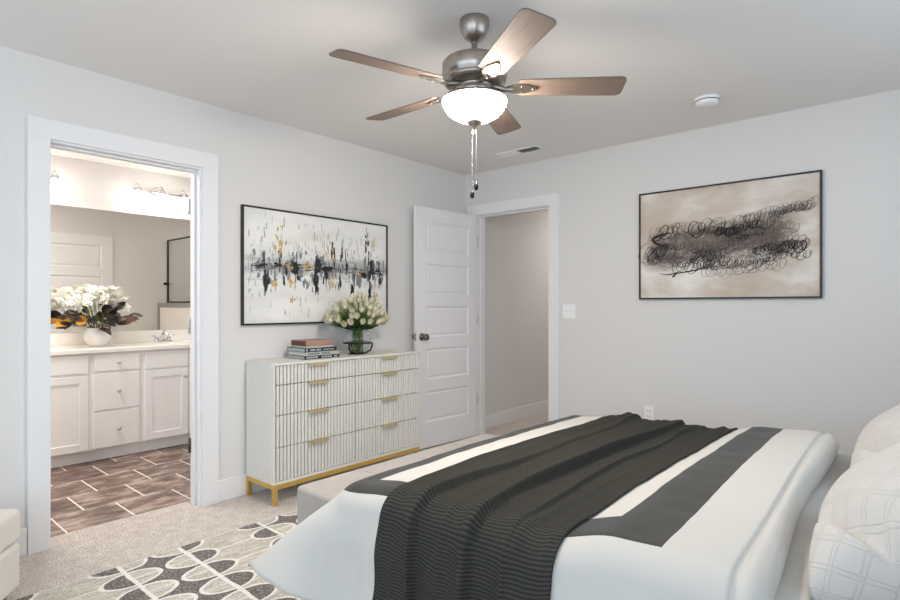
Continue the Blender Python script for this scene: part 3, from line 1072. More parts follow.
sc = []
for k in range(46):      # loose short runs of faint and soft loops
    u = rnd.uniform(-0.50, 0.34)
    ln_ = rnd.uniform(0.10, 0.26)
    row = rnd.choice((-0.15, -0.11, -0.07, -0.03, 0.01, 0.05, 0.09))
    v = row + 0.10 * u + rnd.uniform(-.015, .015)
    r_ = rnd.uniform(0.016, 0.032)
    sc.append((u, min(0.50, u + ln_), v, v + 0.02, r_, ln_ / r_ * rnd.uniform(0.8, 1.5), rnd.uniform(0.0016, 0.0034), rnd.choice((1, 1, 3, 3, 2))))
sc += [
    (-0.44, -0.30, 0.075, 0.10, 0.040, 4, 0.0044, 2), (-0.30, -0.24, 0.10, 0.10, 0.030, 3, 0.0030, 1), (-0.19, -0.12, 0.095, 0.10, 0.042, 3, 0.0052, 2), (-0.10, 0.0, 0.10, 0.11, 0.044, 6, 0.0030, 1), (-0.46, -0.20, 0.10, 0.11, 0.038, 9, 0.0026, 1),
    (-0.02, 0.24, 0.055, 0.095, 0.022, 13, 0.0056, 2), (-0.03, 0.10, 0.055, 0.075, 0.022, 8, 0.0060, 2),
    (0.32, 0.47, -0.070, -0.055, 0.030, 7, 0.0058, 2), (0.18, 0.36, -0.075, -0.06, 0.022, 11, 0.0046, 2), (0.28, 0.50, -0.07, -0.06, 0.034, 9, 0.0034, 1),
    (-0.52, -0.34, -0.06, -0.06, 0.055, 9, 0.0034, 1), (-0.50, -0.38, -0.10, -0.02, 0.04, 9, 0.0030, 2),
    (0.10, 0.52, 0.12, 0.19, 0.024, 20, 0.0028, 1), (0.12, 0.54, 0.14, 0.20, 0.024, 18, 0.0024, 3), (0.30, 0.50, 0.15, 0.18, 0.018, 14, 0.0030, 1),
    (-0.14, -0.02, -0.15, -0.15, 0.026, 4, 0.0050, 2), (0.0, 0.30, -0.165, -0.155, 0.026, 8, 0.0036, 2), (-0.12, 0.10, -0.20, -0.20, 0.030, 7, 0.0022, 3), (0.10, 0.38, -0.195, -0.17, 0.034, 6, 0.0026, 1), (0.26, 0.52, -0.13, -0.115, 0.018, 8, 0.0034, 2),
]
lf = 0.0
for q in sc:
    lf += 0.00004
    asp = 1.0 if q[7] != 3 else 1.25
    scribble(*q[:7], q[7], lf, asp=asp)


def swipe(pts, wd, mi):
    global lf
    lf += 0.00004
    pts = [Vector(p) for p in pts]
    L, R = [], []
    n = len(pts)
    for i, p in enumerate(pts):
        dv = (pts[min(i + 1, n - 1)] - pts[max(i - 1, 0)]).normalized()
        q = Vector((-dv.y, dv.x)) * wd * math.sin(PI * (0.12 + 0.8 * i / (n - 1))) / 2
        L.append(bm.verts.new((p.x + q.x, -0.0162 - lf, p.y + q.y)))
        R.append(bm.verts.new((p.x - q.x, -0.0162 - lf, p.y - q.y)))
    for i in range(n - 1):
        f = bm.faces.new((L[i], L[i + 1], R[i + 1], R[i]))
        f.material_index = mi
        f.normal_update()
        if f.normal.y > 0:
            f.normal_flip()


swipe([(-0.34, 0.085), (-0.40, 0.075), (-0.455, 0.06), (-0.47, 0.045), (-0.45, 0.02), (-0.40, -0.005), (-0.36, -0.015)], 0.020, 2)
swipe([(-0.42, -0.205), (-0.36, -0.215), (-0.28, -0.205), (-0.20, -0.195), (-0.12, -0.18), (-0.06, -0.17)], 0.009, 2)
swipe([(-0.33, -0.235), (-0.315, -0.225), (-0.30, -0.21)], 0.014, 2)
obj('canvas', bm, [M['wash'], M['inksoft'], M['inkline'], M['inkfaint']], a2, recalc=False)
fr = bmesh.new()
for lo, hi in (((-W2 / 2, -0.024, -H2 / 2), (-W2 / 2 + t, 0, H2 / 2)), ((W2 / 2 - t, -0.024, -H2 / 2), (W2 / 2, 0, H2 / 2)),
               ((-W2 / 2 + t, -0.024, -H2 / 2), (W2 / 2 - t, 0, -H2 / 2 + t)), ((-W2 / 2 + t, -0.024, H2 / 2 - t), (W2 / 2 - t, 0, H2 / 2))):
    add_box(fr, lo, hi)
obj('frame', fr, M['black'], a2)

# ---------------------------------------------------------------- switch, outlet, smoke alarm, vent
s = thing('light_switch', 'white double light switch plate beside the hall doorway', 'light switch', (1.090, 0, 1.163))
boxes('switch_plate', [((-0.060, -0.006, -0.058), (0.060, 0, 0.058))], M['plate'], s, 0.003)
for dx in (-0.024, 0.024):
    boxes('toggle', [((dx - 0.005, -0.016, -0.006), (dx + 0.005, -0.004, 0.012))], M['plate'], s, 0.002)
s = thing('wall_outlet', 'white wall outlet low on the back wall behind the bed', 'outlet', (1.748, 0, 0.415))
boxes('outlet_plate', [((-0.036, -0.006, -0.058), (0.036, 0, 0.058))], M['plate'], s, 0.003)
for dz in (-0.021, 0.021):
    bm = bmesh.new()
    add_box(bm, (-0.017, -0.009, dz - 0.014), (0.017, -0.005, dz + 0.014))
    so_ = obj('socket', bm, M['plate'], s, 0.003)
    boxes('slot', [((-0.009, -0.0095, dz - 0.005), (-0.006, -0.0085, dz + 0.007)), ((0.006, -0.0095, dz - 0.005), (0.009, -0.0085, dz + 0.007))], M['dark'], so_)
s = thing('smoke_detector', 'round white smoke detector on the ceiling', 'smoke detector', (2.318, -0.571, H))
bm = bmesh.new()
add_lathe(bm, [(0, 0), (0.070, 0), (0.070, -0.010), (0.066, -0.014), (0.0655, -0.016), (0.064, -0.034), (0.056, -0.042), (0.0, -0.044)], 40)
obj('alarm_body', bm, M['plate'], s, smooth=False)
bm = bmesh.new()
add_lathe(bm, [(0.0662, -0.0175), (0.0672, -0.019), (0.0665, -0.022), (0.064, -0.022)], 40)
obj('vent_slot', bm, M['dark'], s)
bm = bmesh.new()
add_lathe(bm, [(0, -0.043), (0.008, -0.044), (0.007, -0.047), (0, -0.048)], 12, (0.02, -0.02, 0))
obj('test_button', bm, M['plate'], s)

s = thing('ceiling_vent', 'white rectangular air vent on the ceiling near the corner', 'vent', (0.848, -0.358, H))
VL, VW = 0.190, 0.062
boxes('vent_frame', [((-VL, -VW, -0.008), (-VL + 0.016, VW, 0)), ((VL - 0.016, -VW, -0.008), (VL, VW, 0)), ((-VL + 0.016, -VW, -0.008), (VL - 0.016, -VW + 0.016, 0)), ((-VL + 0.016, VW - 0.016, -0.008), (VL - 0.016, VW, 0))], M['plate'], s, 0.002)
boxes('vent_backing', [((-VL + 0.016, -VW + 0.016, -0.0015), (VL - 0.016, VW - 0.016, -0.0005))], M['dark'], s)
bm = bmesh.new()
nsl = 22
for half in (-1, 1):        # two banks of fins facing opposite ways
    for k in range(11):
        x_ = half * (0.012 + k * 0.0148)
        vs, fs = add_box(bm, (x_ - 0.0006, -VW + 0.016, -0.0105), (x_ + 0.0006, VW - 0.016, -0.0015))
        for v in vs:
            if v.co.z < -0.006:
                v.co.x += half * 0.011
obj('vent_fins', bm, M['plate'], s)

# ---------------------------------------------------------------- ceiling fan
FX, FY = 1.84, -2.18
fan = thing('ceiling_fan', 'five-blade brushed nickel ceiling fan with lit bowl light', 'ceiling fan', (FX, FY, H))
bm = bmesh.new()
add_lathe(bm, [(0, 0), (0.063, 0), (0.065, -0.010), (0.064, -0.026), (0.059, -0.048), (0.050, -0.068), (0.040, -0.081), (0.024, -0.088), (0.018, -0.096), (0, -0.097)], 36)
obj('canopy', bm, M['nickel'], fan)
bm = bmesh.new()
add_lathe(bm, [(0.013, -0.09), (0.013, -0.16), (0.022, -0.162), (0.024, -0.18)], 20)
obj('downrod', bm, M['nickel'], fan)
bm = bmesh.new()
add_lathe(bm, [(0, -0.166), (0.03, -0.168), (0.10, -0.174), (0.130, -0.181), (0.139, -0.192), (0.140, -0.21), (0.140, -0.248), (0.133, -0.254), (0.133, -0.258), (0.137, -0.261), (0.132, -0.272), (0.105, -0.280), (0.085, -0.283), (0, -0.285)], 48)
obj('motor_housing', bm, M['nickel'], fan)
bm = bmesh.new()
add_lathe(bm, [(0, -0.28), (0.078, -0.281), (0.078, -0.296), (0.066, -0.302), (0.066, -0.326), (0.080, -0.333), (0.085, -0.342), (0, -0.343)], 36)
obj('switch_housing', bm, M['nickel'], fan)
BZ = -0.292
for k in range(5):
    a = math.radians(-33.0 + 72 * k + (1.2, 0, 0, -1.5, -1.5)[k])
    rot = Matrix.Rotation(a, 3, 'Z')
    pit = Matrix.Rotation(math.radians(-12), 3, 'X')
    # blade outline in local (x = radial)
    out = []
    r0, r1, w0, w1, cr = 0.185, 0.638, 0.056, 0.067, 0.028
    out += [(r0, -w0 + 0.012), (r0 + 0.012, -w0)]
    for q in range(5):
        b_ = -PI / 2 + PI / 2 * q / 4
        out.append((r1 - cr + cr * math.cos(b_), -w1 + cr + cr * math.sin(b_)))
    for q in range(5):
        b_ = PI / 2 * q / 4
        out.append((r1 - cr + cr * math.cos(b_), w1 - cr + cr * math.sin(b_)))
    out += [(r0 + 0.012, w0), (r0, w0 - 0.012)]
    bm = bmesh.new()
    add_prism(bm, out, -0.003, 0.003, lambda u, v, h: Vector((u, v, h)))
    bl = obj('fan_blade', bm, M['blade'], fan, 0.0015)
    bl.rotation_euler = (rot @ pit).to_euler()
    bl.location = (0, 0, BZ)
    # blade iron under the blade
    bm = bmesh.new()
    P = lambda x_, y_, z_: rot @ Vector((x_, y_, z_))
    add_tube(bm, [P(0.055, 0, -0.280), P(0.095, 0, -0.290), P(0.13, 0, -0.300), P(0.165, 0, -0.300)], [0.012, 0.013, 0.012, 0.010], 10)
    T = lambda u, v, h: rot @ (pit @ Vector((u, v, h))) + Vector((0, 0, BZ))
    add_prism(bm, [(0.14, -0.018), (0.17, -0.030), (0.215, -0.030), (0.265, -0.009), (0.272, 0), (0.265, 0.009), (0.215, 0.030), (0.17, 0.030), (0.14, 0.018)], -0.010, -0.004, T)
    for sx, sy in ((0.20, -0.018), (0.20, 0.018), (0.25, 0)):
        c = T(sx, sy, -0.011)
        add_lathe(bm, [(0, -0.0015), (0.003, -0.001), (0.0035, 0.003)], 10, c)
    obj('blade_iron', bm, M['nickel'], fan)
bm = bmesh.new()
add_lathe(bm, [(0.080, -0.341), (0.134, -0.338), (0.140, -0.345), (0.137, -0.354)], 44)
obj('fitter_ring', bm, M['nickel'], fan)
bm = bmesh.new()
add_lathe(bm, [(0.130, -0.340), (0.138, -0.344), (0.139, -0.352), (0.136, -0.366), (0.124, -0.389), (0.103, -0.410), (0.074, -0.426), (0.040, -0.435), (0.0, -0.438)], 44)
obj('light_bowl', bm, M['bowl'], fan, smooth=True)
bm = bmesh.new()
add_lathe(bm, [(0, -0.432), (0.036, -0.432), (0.034, -0.442), (0.020, -0.452), (0.008, -0.458), (0.007, -0.468), (0, -0.472)], 28)
obj('finial', bm, M['nickel'], fan)
for dx, dy, zb, tw in ((0.006, 0.004, -0.700, 0), (-0.008, -0.006, -0.735, 1)):
    bm = bmesh.new()
    add_tube(bm, [(dx * 0.3, dy * 0.3, -0.455), (dx, dy, -0.50), (dx, dy, zb)], 0.0014, 6)
    z = -0.48
    while z > zb:
        add_lathe(bm, [(0, 0.0022), (0.0022, 0), (0, -0.0022)], 6, (dx, dy, z))
        z -= 0.0075
    ch = obj('pull_chain', bm, M['chrome'], fan)
    bm = bmesh.new()
    add_lathe(bm, [(0, 0.002), (0.005, 0), (0.009, -0.012), (0.0095, -0.022), (0.006, -0.031), (0, -0.033)], 14, (dx, dy, zb))
    obj('chain_fob', bm, M['blackmetal'], ch)

# ---------------------------------------------------------------- dresser
XD = 0.345
dr = thing('dresser', 'pale fluted eight-drawer dresser on a gold metal base', 'dresser', (0.014, -1.6045, 0))
DX = -0.03   # local offset so that world x = local x + 0.03
yl, yr = -0.6265, 0.6265
boxes('dresser_body', [((0.0, yl, 0.125), (0.268, yr, 0.845)),                # carcass
                       ((0.0, yl, 0.845), (0.329, yr, 0.860)),                        # top
                       ((0.268, yl, 0.125), (0.326, yl + 0.010, 0.845)), ((0.268, yr - 0.010, 0.125), (0.326, yr, 0.845)),
                       ((0.268, yl + 0.010, 0.125), (0.326, yr - 0.010, 0.141))], M['dresser'], dr, 0.0015)
bm = bmesh.new()
add_box(bm, (0.301, yl, 0.096), (0.327, yr, 0.124))
add_box(bm, (0.0, yl, 0.096), (0.026, yr, 0.124))
add_box(bm, (0.026, yl, 0.096), (0.301, yl + 0.026, 0.124))
add_box(bm, (0.026, yr - 0.026, 0.096), (0.301, yr, 0.124))
obj('base_frame', bm, M['gold'], dr, 0.0015)
for x0 in (0.0, 0.301):
    for y0 in (yl, yr - 0.026):
        boxes('leg', [((x0, y0, 0.0), (x0 + 0.026, y0 + 0.026, 0.096))], M['gold'], dr, 0.0015)
zs = [(0.145, 0.345), (0.351, 0.539), (0.545, 0.724), (0.730, 0.842)]
for y0, y1 in ((yl + 0.014, -0.003), (0.003, yr - 0.014)):
    nfl = 24
    pw = (y1 - y0) / nfl
    for z0, z1 in zs:
        bm = bmesh.new()
        # fluted front: half-round ribs with narrow valleys
        prof = []
        for k in range(nfl):
            for f_, d_ in ((0.0, -0.010), (0.24, -0.010), (0.25, 0.014), (0.30, 0.0170), (0.38, 0.018), (0.86, 0.018), (0.95, 0.0170), (0.99, 0.014)):
                prof.append((y0 + (k + f_) * pw, 0.3030 + d_))
        prof.append((y1, 0.3030))
        bot = [bm.verts.new((x_, y_, z0)) for y_, x_ in prof]
        top = [bm.verts.new((x_, y_, z1)) for y_, x_ in prof]
        bb = [bm.verts.new((0.284, y0, z0)), bm.verts.new((0.284, y1, z0))]
        tb = [bm.verts.new((0.284, y0, z1)), bm.verts.new((0.284, y1, z1))]
        for k in range(len(prof) - 1):
            bm.faces.new((bot[k], bot[k + 1], top[k + 1], top[k]))
        bm.faces.new([bb[0]] + bot + [bb[1]])
        bm.faces.new([tb[0]] + top + [tb[1]])
        bm.faces.new((bb[0], bot[0], top[0], tb[0]))
        bm.faces.new((bb[1], bot[-1], top[-1], tb[1]))
        d = obj('drawer', bm, M['dresser'], dr)
        yc = (y0 + y1) / 2 - 0.0
        bm = bmesh.new()
        hl = 0.072
        add_box(bm, (0.300, yc - hl, z1 + 0.0003), (0.342, yc + hl, z1 + 0.0028))
        add_box(bm, (0.3385, yc - hl, z1 - 0.016), (0.342, yc + hl, z1 + 0.0003))
        obj('drawer_pull', bm, M['pull'], d, 0.0008)

# ---------------------------------------------------------------- books on the dresser
TOPZ = 0.8601


def book(x0, x1, y0, y1, z0, z1, cover, page, label, spine_print=None, name='book'):
    """spine faces +x"""
    r = thing(name, label, 'book', ((x0 + x1) / 2, (y0 + y1) / 2, z0), 0)
    hx, hy, h = (x1 - x0) / 2, (y1 - y0) / 2, z1 - z0
    c = 0.0025
    lst = [((-hx, -hy, 0), (hx, hy, c)), ((-hx, -hy, h - c), (hx, hy, h)), ((hx - c, -hy, c), (hx, hy, h - c))]
    for a, b, lo, hi in spine_print or ():
        lst.append(((hx - 0.0002, -hy + a * 2 * hy, h * lo), (hx + 0.0004, -hy + b * 2 * hy, h * hi), 1))
    boxes('book_cover', lst, [cover, M['ink'] if cover != M['book_grey'] else M['inkd']], r)
    boxes('book_pages', [((-hx + 0.004, -hy + 0.003, c), (hx - c, hy - 0.003, h - c))], page, r)
    return r


def letters(a, b, n, lo=0.28, hi=0.74, gap=0.35):
    w_ = (b - a) / n
    return [(a + k * w_, a + (k + 1 - gap) * w_, lo, hi) for k in range(n)]


book(0.055, 0.265, -1.965, -1.685, TOPZ, TOPZ + 0.022, M['book_black'], M['paper2'], 'black-spined book at the bottom of the stack on the dresser', letters(0.06, 0.38, 6) + letters(0.48, 0.78, 7) + letters(0.84, 0.94, 3))
book(0.060, 0.262, -1.957, -1.685, TOPZ + 0.0222, TOPZ + 0.046, M['book_grey'], M['paper'], 'pale grey-spined book, second from the bottom of the stack', letters(0.08, 0.42, 6) + letters(0.48, 0.72, 4))
book(0.055, 0.262, -1.960, -1.706, TOPZ + 0.0462, TOPZ + 0.072, M['book_navy'], M['paper2'], 'dark navy-spined book beneath the brown book in the stack', letters(0.04, 0.10, 1) + letters(0.17, 0.32, 3) + letters(0.36, 0.50, 3) + letters(0.58, 0.92, 9, 0.38, 0.60))
bk = thing('book', 'thick brown cloth book with a maroon end on top of the stack', 'book', (0.165, -1.835, TOPZ + 0.0722))
boxes('book_pages', [((-0.078, -0.102, 0.0), (0.078, 0.108, 0.012))], M['paper'], bk)
boxes('book_cover', [((-0.085, -0.108, 0.012), (0.085, 0.108, 0.048))], M['book_brown'], bk, 0.002)
boxes('book_end', [((-0.083, -0.1095, 0.014), (0.083, -0.107, 0.046))], M['book_maroon'], bk)

# ---------------------------------------------------------------- glass vase and tulips
TX, TY = 0.185, -1.462
vs_ = thing('glass_vase', 'clear round glass vase in a dark metal ring on the dresser', 'vase', (TX, TY, TOPZ))
R = 0.10
bm = bmesh.new()
prof = []
for k in range(15):
    a = -PI / 2 + 0.25 + (PI * 0.5 + 0.80 - 0.25) * k / 14
    prof.append((R * math.cos(a), 0.108 + R * math.sin(a)))
add_lathe(bm, [(0, prof[0][1])] + prof, 40)
obj('glass_globe', bm, M['glass'], vs_, smooth=True)
bm = bmesh.new()
add_lathe(bm, [(0, 0.014), (0.040, 0.014), (0.042, 0.02), (0.042, 0.150)], 28)
obj('glass_tube', bm, M['glassgreen'], vs_, smooth=True)
bm = bmesh.new()


def ring(bm, r, z, t_):
    pts = [(r * math.cos(2 * PI * k / 40), r * math.sin(2 * PI * k / 40), z) for k in range(41)]
    add_tube(bm, pts, t_, 8, cap=False)


ring(bm, 0.102, 0.082, 0.0045)
ring(bm, 0.055, 0.006, 0.005)
obj('metal_ring', bm, M['blackmetal'], vs_)
for k in range(3):
    a = -PI / 2 + 0.3 + 2 * PI * k / 3
    bm = bmesh.new()
    add_tube(bm, [(r_ * math.cos(a), r_ * math.sin(a), z_) for r_, z_ in ((0.104, 0.084), (0.105, 0.06), (0.094, 0.03), (0.055, 0.006))], 0.006, 8)
    obj('metal_strut', bm, M['blackmetal'], vs_)


def tulip(bx, by, bz, lean, mm, leafy):
    r = thing('tulip', 'cream white tulip in the glass vase on the dresser', 'flower', (TX, TY, TOPZ), 0, 'cream tulips in the glass vase')
    base = Vector((lean.x * 0.018, lean.y * 0.018, 0.018))
    mouth = Vector((lean.x * 0.030, lean.y * 0.030, 0.165))
    top = Vector((bx, by, bz))
    d = (top - mouth)
    c1 = mouth + Vector((d.x * 0.25, d.y * 0.25, d.z * 0.5))
    bm = bmesh.new()
    pts = []
    for k in range(9):
        f = k / 8
        if f < 0.35:
            pts.append(base.lerp(mouth, f / 0.35))
        else:
            g = (f - 0.35) / 0.65
            pts.append(mouth * (1 - g) ** 2 + c1 * 2 * g * (1 - g) + top * g * g)
    add_tube(bm, pts, 0.0034, 6)
    obj('flower_stem', bm, M['stem'], r)
    up = (top - c1).normalized()
    up = (up + Vector((0, 0, 0.4))).normalized()
    q = Vector((0, 0, 1)).rotation_difference(up).to_matrix()
    bm = bmesh.new()
    hh = rnd.uniform(0.046, 0.055)
    rr = rnd.uniform(0.0205, 0.0245)
    for k in range(6):
        a = 2 * PI * k / 6 + rnd.random() * 0.3
        rk = rr * (1.0 if k % 2 else 0.9)
        rows = []
        for i in range(7):
            f = i / 6
            rad = rk * (math.sin(PI * min(1, 0.12 + f * 0.62)) ** 0.8) * (1 - 0.28 * f * f)
            if f > 0.8:
                rad += 0.006 * (f - 0.8) / 0.2
            half = (0.62 - 0.02 * i) * (1 if f < 0.6 else max(0.06, 1 - ((f - 0.6) / 0.4) ** 1.6))
            rows.append([bm.verts.new(top + q @ Vector((rad * math.cos(a + s_ * half) * (1 + 0.04 * (k % 2)), rad * math.sin(a + s_ * half), f * hh))) for s_ in (-1, -0.5, 0, 0.5, 1)])
        for i in range(6):
            for j in range(4):
                f_ = bm.faces.new((rows[i][j], rows[i][j + 1], rows[i + 1][j + 1], rows[i + 1][j]))
                f_.smooth = True
    obj('tulip_bloom', bm, mm, r, recalc=False)
    if leafy:
        bm = bmesh.new()
        sd = Vector((rnd.uniform(-1, 1), rnd.uniform(-1, 1), 0)) * 0.02
        b0 = mouth + Vector((0, 0, rnd.uniform(-0.01, 0.02)))
        b0 = mouth.lerp(top, 0.22)
        tip = mouth.lerp(top, 0.80) + sd + Vector((0, 0, -0.012))
        tip.x = max(tip.x, 0.035 - TX)
        add_leaf(bm, b0, tip, 0.014, (lean.x + 0.3, lean.y, 0.5), 0.10, 7)
        obj('tulip_leaf', bm, M['leaf'], r)


spots = []
for ringk, (n_, rad, zt) in enumerate(((5, 0.05, 0.405), (11, 0.115, 0.375), (16, 0.170, 0.335), (20, 0.215, 0.290), (20, 0.228, 0.250))):
    for k in range(n_):
        a = 2 * PI * (k + 0.5 * (ringk % 2)) / n_ + rnd.uniform(-.12, .12)
        x_ = rad * math.cos(a) * 0.62
        y_ = rad * math.sin(a) * rnd.uniform(0.94, 1.04)
        z_ = zt + rnd.uniform(-0.02, 0.02)
        x_ = max(x_, 0.045 - TX)
        spots.append((x_, y_, z_))
for i, (x_, y_, z_) in enumerate(spots):
    ln = Vector((x_, y_, 0))
    ln = ln.normalized() * min(1, ln.length / 0.2)
    tulip(x_, y_, z_ - 0.02, ln, M['tulip'] if i % 3 else M['tulipb'], True)

# ---------------------------------------------------------------- rug
bm = bmesh.new()
add_box(bm, (0.508, -4.0, 0.0005), (3.3, -1.15, 0.012))
tag(obj('area_rug', bm, M['rug'], None, 0.004), 'patterned cream and charcoal rug with oval leaf motif under the bed', 'rug')

# ---------------------------------------------------------------- cream ottoman at the left edge
ca, sa = math.radians(-37), 0
ot = thing('ottoman', 'cream upholstered ottoman at the left edge near the bathroom doorway', 'ottoman', (0.475, -3.485, 0.0), math.radians(-37))
# local x runs toward the room (a), local y = -b direction ; the visible corner is the origin
boxes('ottoman_base', [((0.0, -0.60, 0.045), (0.60, 0.0, 0.235))], M['cream'], ot, 0.018, seg=4)
boxes('seat_cushion', [((-0.004, -0.604, 0.237), (0.604, 0.004, 0.375))], M['cream'], ot, 0.028, seg=5)
for x_, y_ in ((0.05, -0.05), (0.55, -0.05), (0.05, -0.55), (0.55, -0.55)):
    bm = bmesh.new()
    add_lathe(bm, [(0, 0.0), (0.014, 0.0), (0.022, 0.05), (0, 0.05)], 12, (x_, y_, 0))
    obj('leg', bm, M['bark'], ot)

# ---------------------------------------------------------------- bench at the foot of the bed
bn = thing('upholstered_bench', 'long taupe upholstered bench between the dresser and the bed foot', 'bench', (1.335, -1.92, 0.012))
boxes('bench_body', [((-0.180, -0.70, 0.0), (0.175, 0.70, 0.385))], M['bench'], bn, 0.022, seg=4)
for yy in (-0.35, 0.0, 0.35):
    bm = bmesh.new()
    add_tube(bm, [(-0.168, yy, 0.3855), (0.165, yy, 0.3855)], 0.0016, 6)
    obj('piping', bm, M['bench'], bn)

# ---------------------------------------------------------------- bed
bed = thing('bed', 'low grey upholstered platform bed under white and charcoal bedding', 'bed', (0, 0, 0))
boxes('bed_frame', [((1.535, -2.825, 0.05), (3.76, -0.935, 0.165)), ((1.66, -2.72, 0.165), (3.70, -1.04, 0.295))], M['bedframe'], bed, 0.015, seg=3)
for x_, y_ in ((1.56, -2.80), (1.56, -1.02), (3.66, -2.80), (3.66, -1.02)):
    boxes('leg', [((x_, y_, 0.0125), (x_ + 0.06, y_ + 0.06, 0.052))], M['black'], bed, 0.003)
boxes('headboard', [((3.76, -2.86, 0.05), (3.86, -0.90, 1.15))], M['bedframe'], bed, 0.03, seg=4)
mt = boxes('mattress', [((1.67, -2.72, 0.296), (3.70, -1.04, 0.512))], M['sheet'], None, 0.05, seg=5)
tag(mt, 'grey-sheeted mattress on the bed, showing at the pillow end', 'mattress')


def ss(a, b, x):
    t_ = max(0.0, min(1.0, (x - a) / (b - a)))
    return t_ * t_ * (3 - 2 * t_)


X0, Y0, Y1, RR = 1.72, -2.70, -1.06, 0.10
YC, HW = (Y0 + Y1) / 2, (Y1 - Y0) / 2 + RR


def zb(x, y):
    return 0.544 + 0.030 * ss(1.60, 2.0, x) + 0.052 * ss(2.50, 2.72, x) + 0.012 * (1 - ((y - YC) / HW) ** 2)


def drape(s_, t_, lift_=0.0, wave=1.0):
    """cloth coordinates -> point on the made-up bed: flat on top, round over the edges, hanging beside it"""
    qx = max(s_, X0)
    qy = min(max(t_, Y0), Y1)
    vx, vy = s_ - qx, t_ - qy
    d = math.hypot(vx, vy)
    z0 = zb(qx, qy) + 0.005 * noise.noise(Vector((s_ * 4, t_ * 4, 1.7))) + 0.0025 * noise.noise(Vector((s_ * 11, t_ * 11, 4.1)))
    if d < 1e-6:
        return Vector((qx, qy, z0 + lift_))
    nx, ny = vx / d, vy / d
    corner = (2 * abs(nx * ny)) ** 1.2 if vx < 0 else 0.0
    if corner > 0:      # the loose corner swings out toward the foot
        th = math.atan2(abs(ny), -nx)
        th2 = th - math.radians(22) * math.sin(2 * th)
        nx, ny = -math.cos(th2), math.copysign(math.sin(th2), ny)
    rr_ = RR + lift_
    ang = math.radians(2 + 7 * min(1, abs(vy) / 0.2) + 42 * corner)
    if vx >= -1e-6:
        ang = math.radians(9)
    am = PI / 2 - ang
    arc = RR * am
    if d < arc:
        a = d / RR
        return Vector((qx + nx * rr_ * math.sin(a), qy + ny * rr_ * math.sin(a), z0 - RR + rr_ * math.cos(a)))
    drop = d - arc
    w_ = wave * min(1, drop / 0.12) * (0.010 * math.sin(s_ * 23 + 0.5) + 0.006 * math.sin(s_ * 41) + 0.010 * math.sin(t_ * 19)) * (1 - 0.7 * corner)
    ho = rr_ * math.sin(am) + drop * math.sin(ang) + w_
    return Vector((qx + nx * ho, qy + ny * ho, z0 - RR + rr_ * math.cos(am) - drop * math.cos(ang)))


def cloth(name, f, s0, s1, t0, t1, ns, nt, m, thick, label, cat, sub=0, slist=None):
    if slist:
        ns = len(slist) - 1
    bm = bmesh.new()
    uvl = bm.loops.layers.uv.new('UVMap')
    g = []
    for i in range(ns + 1):
        row = []
        for j in range(nt + 1):
            s_ = slist[i] if slist else s0 + (s1 - s0) * i / ns
            t_ = t0 + (t1 - t0) * j / nt
            v = bm.verts.new(f(s_, t_))
            row.append((v, s_, t_))
        g.append(row)
    for i in range(ns):
        for j in range(nt):
            q = (g[i][j], g[i + 1][j], g[i + 1][j + 1], g[i][j + 1])
            fc = bm.faces.new([a[0] for a in q])
            fc.smooth = True
            for lp, a in zip(fc.loops, q):
                lp[uvl].uv = (a[1], a[2])
    o = obj(name, bm, m, None, recalc=False)
    so = o.modifiers.new('thickness', 'SOLIDIFY')
    so.thickness = thick
    so.offset = -1
    if label:
        tag(o, label, cat)
    return o


SF = 2.945        # fold at the head end of the duvet
HP = [(0, 0), (0.005, -0.008), (0.011, -0.011), (0.019, -0.005), (0.032, -0.003), (0.048, -0.014), (0.060, -0.030), (0.066, -0.050), (0.062, -0.072), (0.048, -0.086), (0.028, -0.092), (-0.02, -0.094), (-0.10, -0.094)]
cum = [0.0]
for a, b in zip(HP, HP[1:]):
    cum.append(cum[-1] + math.hypot(b[0] - a[0], b[1] - a[1]))


def fold_skew(s_, t_):
    return 0.055 * ss(2.55, 2.90, min(s_, SF)) * max(-0.2, min(1.3, (-1.05 - t_) / 1.7))


def duvet_f(s_, t_):
    p = duvet_f0(s_, t_)
    p.x += fold_skew(s_, t_)
    return p


def duvet_f0(s_, t_):
    puff = 0.018 * ss(2.70, 2.93, min(s_, SF)) * (0.6 + 0.4 * math.sin(t_ * 3.1))
    if s_ <= SF:
        p = drape(s_, t_)
        p.z += puff
        return p
    e = s_ - SF
    k = 0
    while k < len(cum) - 2 and e > cum[k + 1]:
        k += 1
    f = min(1.0, (e - cum[k]) / (cum[k + 1] - cum[k]))
    px = HP[k][0] + (HP[k + 1][0] - HP[k][0]) * f
    pz = HP[k][1] + (HP[k + 1][1] - HP[k][1]) * f
    bulge = 1 + 0.20 * math.sin(t_ * 4.3 + 1.0)
    a = drape(SF, t_)
    b = drape(SF, t_, pz)
    b.x += px * bulge
    b.z += puff
    return b


SL = [X0 - 0.47 + (SF - 0.03 - X0 + 0.47) * i / 150 for i in range(151)] + [SF - 0.02, SF - 0.012, SF - 0.006]
for _a, _b in zip(cum, cum[1:]):
    _n = 2 if _b - _a < 0.03 else 5
    SL += [SF + _a + (_b - _a) * i / _n for i in range(_n)]
SL.append(SF + cum[-1])
cloth('duvet', duvet_f, X0 - 0.47, SF + cum[-1], Y0 - 0.46, Y1 + 0.46, 170, 170, M['duvet'], 0.012,
      'white duvet with a charcoal border band draped over the bed', 'duvet', slist=SL)

# white blanket folded beneath the duvet, showing on the pillow side
BL = [(2.70, 0.0), (3.02, 0.0), (3.075, -0.004), (3.10, -0.016), (3.108, -0.030), (3.10, -0.044)]


